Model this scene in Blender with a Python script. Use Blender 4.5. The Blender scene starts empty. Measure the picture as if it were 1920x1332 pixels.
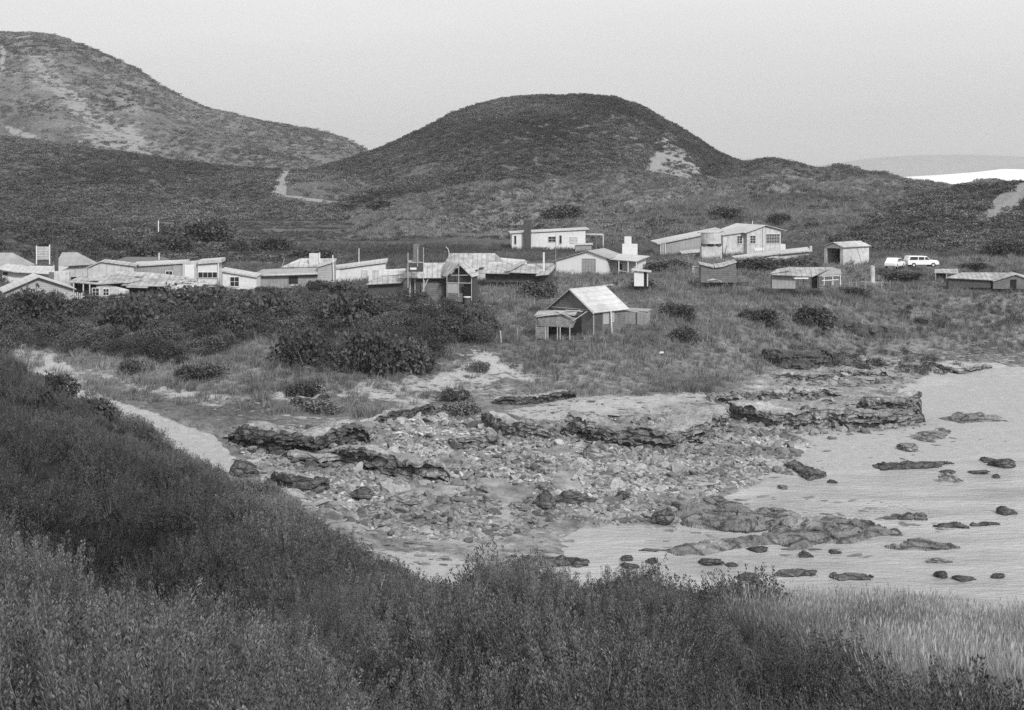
import bpy, bmesh, math, random
import numpy as np
from mathutils import Vector, Matrix, noise as mnoise

S = bpy.context.scene
COL = S.collection
RAD = math.radians
# ------------------------------------------------------------------ camera, world, sun, exposure
F = 2637.0                       # focal length of the photograph in its own pixels (1920 wide)
CZ = 22.0                        # eye height above the water, metres
HZ = 330.0                       # row of the horizon in the photograph
cam_d = bpy.data.cameras.new('camera')
cam = bpy.data.objects.new('camera', cam_d); COL.objects.link(cam)
cam.location = (0, 0, CZ); cam.rotation_euler = (RAD(90), 0, 0)
cam_d.sensor_width = 36.0; cam_d.lens = 36.0 * F / 1920.0
cam_d.shift_y = -(666.0 - HZ) / 1920.0
cam_d.clip_start = 0.1; cam_d.clip_end = 30000
S.camera = cam

SUN_EL, SUN_AZ = RAD(37), RAD(152)      # high veiled sun, behind the camera to the right
w = bpy.data.worlds.new('World'); S.world = w; w.use_nodes = True
nt = w.node_tree; N = nt.nodes; L = nt.links
for n in list(N): N.remove(n)
sky = N.new('ShaderNodeTexSky'); sky.sky_type = 'NISHITA'; sky.sun_disc = False
sky.sun_elevation = SUN_EL; sky.sun_rotation = SUN_AZ; sky.air_density = 1.5; sky.dust_density = 4.0
bw = N.new('ShaderNodeRGBToBW'); L.new(sky.outputs[0], bw.inputs[0])
geo = N.new('ShaderNodeTexCoord'); sep = N.new('ShaderNodeSeparateXYZ'); L.new(geo.outputs['Generated'], sep.inputs[0])
mr = N.new('ShaderNodeMapRange'); mr.inputs['From Min'].default_value = 0.0; mr.inputs['From Max'].default_value = 0.16
mr.inputs['To Min'].default_value = 4.75; mr.inputs['To Max'].default_value = 6.9; L.new(sep.outputs['Z'], mr.inputs['Value'])
ns = N.new('ShaderNodeTexNoise'); ns.inputs['Scale'].default_value = 3.0; ns.inputs['Detail'].default_value = 4
mp = N.new('ShaderNodeMapping'); mp.inputs['Scale'].default_value = (1, 1, 9)
L.new(geo.outputs['Generated'], mp.inputs[0]); L.new(mp.outputs[0], ns.inputs['Vector'])
cl = N.new('ShaderNodeMath'); cl.operation = 'MULTIPLY_ADD'; cl.inputs[1].default_value = 0.9; cl.inputs[2].default_value = -0.45
L.new(ns.outputs[0], cl.inputs[0])
ad = N.new('ShaderNodeMath'); ad.operation = 'ADD'; L.new(mr.outputs[0], ad.inputs[0]); L.new(cl.outputs[0], ad.inputs[1])
mx = N.new('ShaderNodeMix'); mx.data_type = 'FLOAT'; mx.inputs['Factor'].default_value = 0.85   # overcast veil over the clear sky
L.new(bw.outputs[0], mx.inputs[2]); L.new(ad.outputs[0], mx.inputs[3])
bg = N.new('ShaderNodeBackground'); bg.inputs['Strength'].default_value = 0.10; L.new(mx.outputs[0], bg.inputs['Color'])
wo = N.new('ShaderNodeOutputWorld'); L.new(bg.outputs[0], wo.inputs[0])

sd = bpy.data.lights.new('sun', 'SUN'); sd.energy = 2.4; sd.angle = RAD(10); sd.color = (1, 1, 1)
so = bpy.data.objects.new('sun', sd); COL.objects.link(so)
sv = Vector((math.sin(SUN_AZ) * math.cos(SUN_EL), math.cos(SUN_AZ) * math.cos(SUN_EL), math.sin(SUN_EL)))
so.rotation_euler = sv.to_track_quat('Z', 'Y').to_euler(); so.location = (0, 0, 200)
S.view_settings.view_transform = 'Standard'; S.view_settings.look = 'None'
S.view_settings.exposure = 0.5; S.view_settings.gamma = 1.0
S.cycles.use_denoising = False
S.cycles.max_bounces = 3; S.cycles.diffuse_bounces = 1; S.cycles.glossy_bounces = 2; S.cycles.transparent_max_bounces = 6
S.cycles.caustics_reflective = False; S.cycles.caustics_refractive = False

rng = np.random.default_rng(7)
random.seed(7)

# ------------------------------------------------------------------ helpers
def tag(o, label=None, cat=None, group=None, kind=None):
    if label: o['label'] = label
    if cat: o['category'] = cat
    if group: o['group'] = group
    if kind: o['kind'] = kind
    return o

def empty(name, loc, rz=0.0, label=None, cat=None, group=None):
    o = bpy.data.objects.new(name, None); COL.objects.link(o)
    o.location = loc; o.rotation_euler = (0, 0, rz)
    return tag(o, label, cat, group)

def mesh_np(name, v, faces, mats, fmat=None, smooth=False, attrs=None):
    """faces: int array (n,4) or (n,3), or a list of such arrays"""
    me = bpy.data.meshes.new(name)
    v = np.asarray(v, dtype=np.float32).reshape(-1, 3)
    fl = faces if isinstance(faces, list) else [faces]
    fl = [np.asarray(f, dtype=np.int32) for f in fl if len(f)]
    me.vertices.add(len(v)); me.vertices.foreach_set('co', v.ravel())
    if fl:
        loops = np.concatenate([f.ravel() for f in fl])
        sizes = np.concatenate([np.full(len(f), f.shape[1], np.int32) for f in fl])
        starts = np.concatenate([[0], np.cumsum(sizes)[:-1]]).astype(np.int32)
        me.loops.add(len(loops)); me.loops.foreach_set('vertex_index', loops)
        me.polygons.add(len(sizes)); me.polygons.foreach_set('loop_start', starts)
        me.polygons.foreach_set('loop_total', sizes)
        if fmat is not None: me.polygons.foreach_set('material_index', np.asarray(fmat, np.int32))
        me.polygons.foreach_set('use_smooth', np.full(len(sizes), smooth))
    me.update(calc_edges=True)
    for m in (mats if isinstance(mats, (list, tuple)) else [mats]): me.materials.append(m)
    for k, (typ, arr) in (attrs or {}).items():
        a = me.attributes.new(k, typ, 'POINT')
        a.data.foreach_set('vector' if typ == 'FLOAT_VECTOR' else 'value', np.asarray(arr).ravel())
    return me

def link(name, me, parent=None):
    o = bpy.data.objects.new(name, me); COL.objects.link(o)
    if parent: o.parent = parent
    return o

def vn(x, y, seed=0):
    xi = np.floor(x); yi = np.floor(y); fx = x - xi; fy = y - yi
    fx = fx * fx * (3 - 2 * fx); fy = fy * fy * (3 - 2 * fy)
    def h(a, b):
        s = np.sin(a * 127.1 + b * 311.7 + seed * 74.7) * 43758.5453
        return s - np.floor(s)
    return (h(xi, yi) * (1 - fx) + h(xi + 1, yi) * fx) * (1 - fy) + (h(xi, yi + 1) * (1 - fx) + h(xi + 1, yi + 1) * fx) * fy

def fbm(x, y, seed=0, octv=4, gain=0.5):
    a = 1.0; t = 0; n = 0
    for i in range(octv):
        t = t + a * (vn(x, y, seed + i * 13) - 0.5); n += a; a *= gain; x = x * 2.03 + 5.1; y = y * 2.03 + 1.7
    return t / n * 2

def worley(x, y, seed=0):
    xi = np.floor(x); yi = np.floor(y); f1 = np.full(np.shape(x), 9.); f2 = f1.copy(); cid = np.zeros(np.shape(x))
    for i in (-1, 0, 1):
        for j in (-1, 0, 1):
            a = xi + i; b = yi + j
            h1 = np.sin(a * 127.1 + b * 311.7 + seed * 74.7) * 43758.5453; h1 -= np.floor(h1); h2 = np.sin(a * 269.5 + b * 183.3 + seed * 31.3) * 24634.6345; h2 -= np.floor(h2)
            d = np.hypot(a + h1 - x, b + h2 - y); n = d < f1; f2 = np.where(n, f1, np.minimum(f2, d)); cid = np.where(n, h1, cid); f1 = np.where(n, d, f1)
    return f1, f2, cid

def sstep(a, b, x):
    t = np.clip((x - a) / (b - a), 0, 1); return t * t * (3 - 2 * t)

# ------------------------------------------------------------------ materials (all grey: the photograph is black and white)
def mat(name, v, rough=0.9, amt=0.35, scale=2.0, bump=0.0, bscale=8.0, spec=0.2, stripes=None, detail=6, inst=False, leaf=False, objrand=0.0, coarse=0.0, cracks=0.0):
    m = bpy.data.materials.new(name); m.use_nodes = True
    t = m.node_tree; n = t.nodes; l = t.links
    b = n['Principled BSDF']; b.inputs['Roughness'].default_value = rough; b.inputs['Specular IOR Level'].default_value = spec
    g = n.new('ShaderNodeTexCoord')
    def mth(op, a, c, clamp=False):
        q = n.new('ShaderNodeMath'); q.operation = op; q.use_clamp = clamp
        for i, z in enumerate((a, c)):
            if z is None: continue
            if isinstance(z, (int, float)): q.inputs[i].default_value = z
            else: l.new(z, q.inputs[i])
        return q.outputs[0]
    tx = n.new('ShaderNodeTexNoise'); tx.inputs['Scale'].default_value = scale; tx.inputs['Detail'].default_value = detail; tx.inputs['Roughness'].default_value = 0.7
    l.new(g.outputs['Object'], tx.inputs['Vector'])
    q = n.new('ShaderNodeMapRange'); q.inputs['From Min'].default_value = 0.3; q.inputs['From Max'].default_value = 0.7
    q.inputs['To Min'].default_value = v * (1 - amt); q.inputs['To Max'].default_value = v * (1 + amt)
    l.new(tx.outputs[0], q.inputs['Value']); c = q.outputs[0]
    if coarse:
        t2 = n.new('ShaderNodeTexNoise'); t2.inputs['Scale'].default_value = scale * 0.13; t2.inputs['Detail'].default_value = 3
        l.new(g.outputs['Object'], t2.inputs['Vector'])
        q2 = n.new('ShaderNodeMapRange'); q2.inputs['From Min'].default_value = 0.35; q2.inputs['From Max'].default_value = 0.65
        q2.inputs['To Min'].default_value = 1 - coarse; q2.inputs['To Max'].default_value = 1 + coarse
        l.new(t2.outputs[0], q2.inputs['Value']); c = mth('MULTIPLY', c, q2.outputs[0])
    if inst:
        a = n.new('ShaderNodeAttribute'); a.attribute_type = 'INSTANCER'; a.attribute_name = 'tone'; c = mth('MULTIPLY', c, a.outputs['Fac'])
    if objrand:
        a = n.new('ShaderNodeObjectInfo'); c = mth('MULTIPLY', c, mth('ADD', mth('MULTIPLY', a.outputs['Random'], objrand * 2), 1 - objrand))
    if leaf:
        a = n.new('ShaderNodeAttribute'); a.attribute_name = 'lv'; c = mth('MULTIPLY', c, a.outputs['Fac'])
    if cracks:
        mm = n.new('ShaderNodeMapping'); mm.inputs['Scale'].default_value = (1, 1.3, 2.6); l.new(g.outputs['Object'], mm.inputs[0])
        wob = n.new('ShaderNodeMix'); wob.data_type = 'RGBA'; wob.inputs['Factor'].default_value = .25; l.new(mm.outputs[0], wob.inputs[6]); l.new(tx.outputs['Color'], wob.inputs[7])
        vo = n.new('ShaderNodeTexVoronoi'); vo.feature = 'DISTANCE_TO_EDGE'; vo.inputs['Scale'].default_value = cracks; l.new(wob.outputs[2], vo.inputs['Vector'])
        q3 = n.new('ShaderNodeMapRange'); q3.inputs['From Max'].default_value = .09; q3.inputs['To Min'].default_value = .35; l.new(vo.outputs['Distance'], q3.inputs['Value']); c = mth('MULTIPLY', c, q3.outputs[0]); crk = q3.outputs[0]
    if stripes:
        axis, freq, depth = stripes
        sx = n.new('ShaderNodeSeparateXYZ'); l.new(g.outputs['Object'], sx.inputs[0])
        fr = mth('FRACT', mth('MULTIPLY', sx.outputs[axis], freq), None)
        lines = mth('GREATER_THAN', fr, 0.2)
        c = mth('MULTIPLY', c, mth('ADD', mth('MULTIPLY', lines, depth), 1 - depth))
    cr = n.new('ShaderNodeCombineColor')
    for i in range(3): l.new(c, cr.inputs[i])
    l.new(cr.outputs[0], b.inputs['Base Color'])
    if bump:
        bt = n.new('ShaderNodeTexNoise'); bt.inputs['Scale'].default_value = bscale; bt.inputs['Detail'].default_value = 5; bt.inputs['Roughness'].default_value = 0.65
        l.new(g.outputs['Object'], bt.inputs['Vector'])
        bp = n.new('ShaderNodeBump'); bp.inputs['Strength'].default_value = bump; bp.inputs['Distance'].default_value = 0.3
        l.new(mth('ADD', bt.outputs[0], mth('MULTIPLY', crk, .5)) if cracks else bt.outputs[0], bp.inputs['Height']); l.new(bp.outputs[0], b.inputs['Normal'])
    return m

M = {}
M['heath'] = mat('heath_leaf', 0.072, 0.8, 0.25, 1.5, inst=True, leaf=True, spec=0.25)
M['stem'] = mat('woody_stem', 0.16, 0.9, 0.3, 6)
M['grass'] = mat('dry_grass', 0.19, 0.8, 0.25, 1.0, inst=True, leaf=True, spec=0.25)
M['scrub'] = mat('scrub_leaf', 0.075, 0.8, 0.25, 1.0, inst=True, leaf=True)
M['bush'] = mat('bush_leaf', 0.07, 0.8, 0.3, 0.7, leaf=True, objrand=0.22)
M['palebush'] = mat('pale_bush_leaf', 0.13, 0.8, 0.3, 0.7, leaf=True, objrand=0.15)
M['rock'] = mat('shore_rock', 0.27, 0.85, 0.7, 1.6, bump=1.0, bscale=4.0, coarse=0.3, detail=10, cracks=.8, stripes=(2, 4.3, .35))
M['darkrock'] = mat('wet_dark_rock', 0.125, 0.75, 0.75, 1.8, bump=1.0, bscale=4.5, coarse=0.3, detail=10, spec=0.2, cracks=1.0, stripes=(2, 3.7, .45))
M['reef'] = mat('reef_rock', 0.20, 0.8, 0.6, 1.5, bump=1.0, bscale=4.0, coarse=0.3, detail=10, cracks=.6)
M['paletop'] = mat('weathered_rock_top', 0.33, 0.9, 0.5, 1.8, bump=1.0, bscale=5.0, coarse=0.3, detail=10)
M['cobble'] = mat('beach_stone', 0.34, 0.85, 0.35, 2.5, bump=0.5, bscale=6, inst=True)
M['earth'] = mat('earth_bank', 0.10, 0.95, 0.5, 2.0, bump=0.8, bscale=4.0)
M['deadwood'] = mat('bleached_wood', 0.38, 0.9, 0.3, 4)

def ground_mat(name, sandv=0.5, rockv=0.2, fine=1.0):
    m = bpy.data.materials.new(name); m.use_nodes = True
    t = m.node_tree; n = t.nodes; l = t.links
    b = n['Principled BSDF']; b.inputs['Roughness'].default_value = 0.95; b.inputs['Specular IOR Level'].default_value = 0.1
    g = n.new('ShaderNodeNewGeometry')
    def nz(scale, det=7, rg=0.7, sc=None):
        x = n.new('ShaderNodeTexNoise'); x.inputs['Scale'].default_value = scale; x.inputs['Detail'].default_value = det; x.inputs['Roughness'].default_value = rg
        if sc:
            mm = n.new('ShaderNodeMapping'); mm.inputs['Scale'].default_value = sc; l.new(g.outputs['Position'], mm.inputs[0]); l.new(mm.outputs[0], x.inputs['Vector'])
        else: l.new(g.outputs['Position'], x.inputs['Vector'])
        return x.outputs[0]
    def mth(op, a, c, e=None, clamp=False):
        q = n.new('ShaderNodeMath'); q.operation = op; q.use_clamp = clamp
        for i, z in enumerate((a, c, e)):
            if z is None: continue
            if isinstance(z, (int, float)): q.inputs[i].default_value = z
            else: l.new(z, q.inputs[i])
        return q.outputs[0]
    def rng_(s, a, bb, c, d):
        q = n.new('ShaderNodeMapRange'); l.new(s, q.inputs['Value'])
        for k, vv in zip(('From Min', 'From Max', 'To Min', 'To Max'), (a, bb, c, d)): q.inputs[k].default_value = vv
        return q.outputs[0]
    def att(k):
        a = n.new('ShaderNodeAttribute'); a.attribute_name = k; return a.outputs['Fac']
    def mixf(f, a, bb):
        q = n.new('ShaderNodeMix'); q.data_type = 'FLOAT'; l.new(f, q.inputs['Factor']); l.new(a, q.inputs[2]); l.new(bb, q.inputs[3]); return q.outputs[0]
    n1 = nz(1.4 * fine, 10, 0.8); n2 = nz(0.06 * fine, 5, 0.6); n3 = nz(0.35 * fine, 8, 0.7, (1, 1, 3))
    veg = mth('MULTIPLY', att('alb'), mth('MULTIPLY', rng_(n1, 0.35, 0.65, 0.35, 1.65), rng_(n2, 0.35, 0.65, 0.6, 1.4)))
    sandc = rng_(n1, 0.3, 0.7, sandv * 0.8, sandv * 1.15)
    rockc = mth('MULTIPLY', rng_(n3, 0.35, 0.65, rockv * 0.45, rockv * 1.5), rng_(n1, 0.3, 0.7, 0.7, 1.3))
    sm = rng_(mth('ADD', att('sand'), mth('MULTIPLY', mth('SUBTRACT', n3, 0.5), 1.6)), 0.45, 0.6, 0, 1)
    rm = rng_(mth('ADD', att('rock'), mth('MULTIPLY', mth('SUBTRACT', n1, 0.5), 1.2)), 0.4, 0.6, 0, 1)
    c = mixf(rm, mixf(sm, veg, sandc), rockc)
    cr = n.new('ShaderNodeCombineColor')
    for i in range(3): l.new(c, cr.inputs[i])
    l.new(cr.outputs[0], b.inputs['Base Color'])
    bp = n.new('ShaderNodeBump'); bp.inputs['Strength'].default_value = 0.7; bp.inputs['Distance'].default_value = 0.5 / fine
    l.new(n1, bp.inputs['Height']); l.new(bp.outputs[0], b.inputs['Normal'])
    return m
M['ground'] = ground_mat('coastal_ground', 0.42, 0.27, 1.0)
M['hill'] = ground_mat('scrubby_hill', 0.28, 0.2, 0.5)
M['fardune'] = mat('far_white_sand', 0.8, 0.9, 0.08, 0.01)

# ------------------------------------------------------------------ terrain functions (polar table round the viewpoint)
def to_img(x, Y, z): return 960 + F * x / Y, HZ + (CZ - z) * F / Y
def at(px, py, z):
    Y = (CZ - z) * F / (py - HZ); return np.array([(px - 960) / F * Y, Y, z])

CPX = np.array([-500, 0, 240, 480, 720, 960, 1200, 1440, 1680, 1920, 2420.])
def row(ys, zs):
    ys = [ys] * 11 if not isinstance(ys, (list, tuple)) else ys
    zs = [zs] * 11 if not isinstance(zs, (list, tuple)) else zs
    return np.array(ys, float), np.array(zs, float)
ROWS = [
 row(1.0, 20.4), row(4, 20.0),
 row(8, [19.0, 18.7, 18.6, 18.4, 18.3, 18.3, 18.4, 18.4, 18.4, 18.4, 18.4]),
 row(14, [17.3, 17.1, 16.7, 16.1, 15.9, 16.1, 16.3, 16.5, 16.5, 16.4, 16.4]),
 row(19, [14.8, 14.4, 13.9, 13.5, 14.4, 15.0, 15.1, 15.3, 15.3, 15.2, 15.2]),
 row(26, [14.6, 14.3, 13.7, 13.1, 13.4, 13.6, 13.3, 13.65, 13.5, 13.1, 13.0]),
 row(36, [13.6, 13.2, 12.6, 11.7, 11.4, 10.2, 9.3, 9.0, 8.8, 8.4, 8.4]),
 row(50, [13.0, 12.4, 11.3, 9.9, 6.2, 4.0, 3.0, 2.0, 2.0, 2.0, 2.0]),
 row(62, [13.2, 12.4, 10.1, 6.8, 2.2, .5, -.2, -.8, -.8, -.8, -.8]),
 row(80, [8.0, 6.5, 4.2, 2.2, .8, .25, -.5, -1, -1, -1, -1]),
 row(100, [4.6, 4.0, 3.4, 1.7, .8, .7, .5, .1, -.6, -.8, -.8]),
 row(118, [3.8, 3.5, 2.6, 1.5, 1.2, 1.2, 1.0, .3, -.3, -.3, -.3]),
 row([130, 130, 125, 122, 128, 133, 137, 152, 172, 165, 168], [3.6, 3.5, 2.6, 2.0, 1.5, 1.3, 1.2, 1.1, 1.0, .6, .6]),
 row([140, 140, 137, 136, 140, 145, 146, 157, 178, 174, 177], [5.0, 5.0, 4.6, 4.6, 4.5, 4.4, 4.2, 3.9, 4.0, 4.0, 4.0]),
 row([158, 158, 158, 158, 158, 158, 158, 165, 186, 184, 184], [7.2, 7.2, 7.2, 7.0, 6.6, 5.9, 5.6, 5.2, 6.3, 6.0, 6.0]),
 row([175, 175, 175, 175, 175, 175, 175, 178, 195, 195, 195], [7.8, 7.8, 7.8, 7.8, 7.7, 7.2, 7.1, 6.8, 7.7, 7.4, 7.4]),
 row([198, 198, 198, 198, 198, 198, 198, 200, 206, 206, 206], [8.3] * 6 + [8.4, 8.5, 8.9, 8.8, 8.8]),
 row(232, [9.6, 9.4, 9.2, 9.0, 8.9, 8.9, 8.9, 8.9, 9.1, 9.3, 9.6]),
 row(300, 9.5), row(600, 9.5), row(1200, 4.0), row(1800, -2.0), row(2600, -6.0)]
PXG = np.linspace(-700, 2620, 421)
LYG = np.linspace(math.log(1.0), math.log(2600), 701)
def build_table():
    Yr = np.array([np.interp(PXG, CPX, r[0]) for r in ROWS]); Zr = np.array([np.interp(PXG, CPX, r[1]) for r in ROWS])
    T = np.empty((len(PXG), len(LYG))); yy = np.exp(LYG)
    for i in range(len(PXG)): T[i] = np.interp(yy, Yr[:, i], Zr[:, i])
    def blur(a, s, ax):
        r = int(s * 3); k = np.exp(-0.5 * (np.arange(-r, r + 1) / s) ** 2); k /= k.sum()
        return np.apply_along_axis(lambda v: np.convolve(np.pad(v, r, mode='edge'), k, 'valid'), ax, a)
    return blur(blur(T, 7.0, 0), 1.6, 1)
TAB = build_table()
def tabz(px, Y):
    u = np.clip((px - PXG[0]) / (PXG[1] - PXG[0]), 0, len(PXG) - 1.001); v = np.clip((np.log(np.maximum(Y, 1.0)) - LYG[0]) / (LYG[1] - LYG[0]), 0, len(LYG) - 1.001)
    i = u.astype(int); j = v.astype(int); fu = u - i; fv = v - j
    return (TAB[i, j] * (1 - fu) + TAB[i + 1, j] * fu) * (1 - fv) + (TAB[i, j + 1] * (1 - fu) + TAB[i + 1, j + 1] * fu) * fv

def inpoly(x, y, P):
    P = np.asarray(P, float); r = np.zeros(np.shape(x), bool); j = len(P) - 1
    for i in range(len(P)):
        xi, yi = P[i]; xj, yj = P[j]
        c = ((yi > y) != (yj > y)) & (x < (xj - xi) * (y - yi) / (yj - yi + 1e-9) + xi)
        r ^= c; j = i
    return r
def pdist(x, y, P, closed=True):
    P = np.asarray(P, float); d = np.full(np.shape(x), 1e9); n = len(P)
    for i in range(n if closed else n - 1):
        a = P[i]; b = P[(i + 1) % n]; e = b - a; L2 = (e ** 2).sum() + 1e-9
        t = np.clip(((x - a[0]) * e[0] + (y - a[1]) * e[1]) / L2, 0, 1)
        d = np.minimum(d, np.hypot(x - a[0] - t * e[0], y - a[1] - t * e[1]))
    return d
def plan(pts, z=0.0): return np.array([at(a, b, z)[:2] for a, b in pts])
BEDS = [(180, 745), (420, 760), (640, 800), (830, 775), (1000, 790), (1090, 745), (1340, 738), (1440, 695), (1600, 665), (1790, 678), (1700, 720), (1700, 800), (1540, 830), (1480, 880), (1300, 950), (1240, 1000), (1080, 990), (1050, 1055), (960, 1085), (700, 1060), (520, 980), (420, 860)]
# water edge, traced on the water level and fixed to the ground plan
SEA = plan([(940, 1130), (985, 1078), (1060, 1050), (1050, 1012), (1090, 990), (1180, 985), (1262, 1000), (1285, 960), (1350, 935), (1430, 905), (1420, 885), (1500, 893), (1560, 886), (1640, 884), (1760, 868), (1850, 855), (1930, 850), (2500, 830), (2900, 1400), (900, 1400)])

def mounds(x, Y):
    q = .55 - .2 * sstep(20, 50, Y)
    return worley(x * .52 + .45 * fbm(x * .5, Y * .5, 6, 3), Y * .38 + .3 * fbm(x * .4, Y * .4, 16, 2), 21)
def ground_z(x, Y, rough=True):
    x = np.asarray(x, float); Y = np.asarray(Y, float)
    px = 960 + F * x / Y
    z = tabz(px, Y)
    if rough:
        far = sstep(120, 140, Y) * (1 - sstep(250, 600, Y))
        near = 1 - sstep(60, 80, Y)
        amp = 0.10 + 0.30 * near * sstep(5, 15, Y) + 0.42 * far
        z = z + amp * fbm(x * 0.16, Y * 0.16, 3, 5, 0.55)
        f1, f2, cid = worley(x * .22, Y * .2, 41); z = z + .9 * far * sstep(1150, 1300, px) * (1 - sstep(215, 240, Y)) * sstep(150, 165, Y) * cid * np.clip(1 - 1.6 * f1 ** 2, 0, 1)
        f1, f2, cid = mounds(x, Y)
        z = z + near * sstep(8, 13, Y) * ((.3 + .7 * cid) * np.clip(1 - 1.25 * f1 ** 2, 0, 1) * 1.7 - .45) * (1 - .7 * sstep(20, 27, Y) * sstep(600, 950, px)) * (1 - .8 * sstep(1250, 1500, px))
        G = lambda p, sp, y0, sy: np.exp(-((px - p) / sp) ** 2 - ((Y - y0) / sy) ** 2)
        z = z - .25 * near * sstep(22, 26, Y) * sstep(600, 900, px) - 2.4 * G(265, 115, 20.5, 4.5) + 1.3 * G(560, 150, 20, 3.5) + .3 * G(860, 130, 15, 2.5) - .9 * G(1060, 70, 17, 3) - .8 * G(700, 60, 15, 2) + .6 * G(0, 200, 62, 9) + .8 * G(-60, 160, 40, 7)
        z = z + 0.07 * (1 - near) * fbm(x * 1.3, Y * 1.3, 9, 3)
    if rough:
        py0 = to_img(x, Y, z)[1]; bed = inpoly(px, py0, BEDS) * 1.0; bd = pdist(px, py0, BEDS)
        bed *= np.clip(bd / 14, 0, 1)
        for per, A, sd_ in ((3.6, .34, 3), (1.5, .14, 8)):
            ph = (Y + .28 * x) / per + 1.6 * fbm(x * .09, Y * .14, 50 + sd_, 4); fr = ph - np.floor(ph); cell = np.sin(np.floor(ph) * 12.9 + np.floor(x * .12 + np.floor(ph) * .37) * 4.1) * .5 + .5
            z = z + bed * A * (.3 + .9 * cell) * (1 - fr)
        z = z + bed * .10 * fbm(x * 1.6, Y * 2.2, 77, 3)
    m = (Y > 66) & (Y < 190)
    d = pdist(x, Y, SEA); ins = inpoly(x, Y, SEA); s = np.where(ins, -d, d)
    cap = np.where(s < 0, np.maximum(0.10 * s - 0.06, -1.2), 0.05 + 0.07 * s + 0.35 * fbm(x * .3, Y * .3, 4, 3) * sstep(0, 6, s))
    k = (sstep(66, 74, Y) if np.ndim(Y) else float(sstep(66, 74, Y)))
    zz = np.where(s < 0, np.minimum(z, cap), np.where(s < 14, z * sstep(4, 14, s) + np.minimum(z, cap) * (1 - sstep(4, 14, s)), z))
    # keep shore land above the water
    zz = np.where((s >= 0) & (Y > 74) & (Y < 165), np.maximum(zz, 0.03 + 0.03 * np.minimum(s, 10)), zz)
    return np.where(m, z * (1 - k) + zz * k, z)

class Ridge:
    def __init__(s, sil, yc, yt, zt=9.3, p=0.5, back=0.45, nz=0.02, seed=1):
        sil = np.array(sil, float); s.px = np.linspace(sil[0, 0], sil[-1, 0], 400)
        py = np.interp(s.px, sil[:, 0], sil[:, 1]); k = np.exp(-0.5 * (np.arange(-9, 10) / 3.0) ** 2); k /= k.sum()
        py = np.convolve(np.pad(py, 9, mode='edge'), k, 'valid')
        s.yc = np.interp(s.px, *zip(*yc)) if not np.isscalar(yc) else np.full(400, float(yc))
        s.yt = np.interp(s.px, *zip(*yt)) if not np.isscalar(yt) else np.full(400, float(yt))
        s.zt = zt; s.p = p; s.back = back; s.nz = nz; s.seed = seed
        tgt = (HZ - py) / F; s.zc = CZ + tgt * s.yc
        for it in range(4):
            best = np.full(400, -9.)
            for t in np.linspace(0.3, 1.1, 60):
                Y = s.yt + (s.yc - s.yt) * t; best = np.maximum(best, (s.base(s.px, Y) - CZ) / Y)
            s.zc += (tgt - best) * s.yc
    def base(s, px, Y):
        yc = np.interp(px, s.px, s.yc); yt = np.interp(px, s.px, s.yt); zc = np.interp(px, s.px, s.zc)
        t = (Y - yt) / (yc - yt); tc = np.clip(t, 0, 1)
        pr = s.p * np.sin(tc * math.pi / 2) + (1 - s.p) * tc * tc * (3 - 2 * tc)
        z = s.zt + (zc - s.zt) * pr
        tb = np.clip((t - 1) / s.back, 0, 1)
        z = np.where(t > 1, zc + (-8 - zc) * (1 - np.cos(tb * math.pi)) / 2, z)
        z = np.where(t < 0, s.zt + t * 60 - 0.1, z)
        return z
    def z(s, x, Y):
        px = 960 + F * x / Y; z = s.base(px, Y)
        yc = np.interp(px, s.px, s.yc); yt = np.interp(px, s.px, s.yt); zc = np.interp(px, s.px, s.zc)
        t = np.clip((Y - yt) / (yc - yt), 0, 1.4); env = np.sin(np.clip(t, 0, 1) * math.pi) ** 0.7 + 0.12
        wl = 6.0 / (yc - yt)
        n = fbm(x * wl, Y * wl, s.seed, 5, 0.55)
        e = sstep(s.px[0], s.px[0] + 80, px) * (1 - sstep(s.px[-1] - 80, s.px[-1], px))
        return np.where(e > 0.001, z + s.nz * (yc - yt) * env * n * e - 6 * (1 - e), -12.0)

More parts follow.
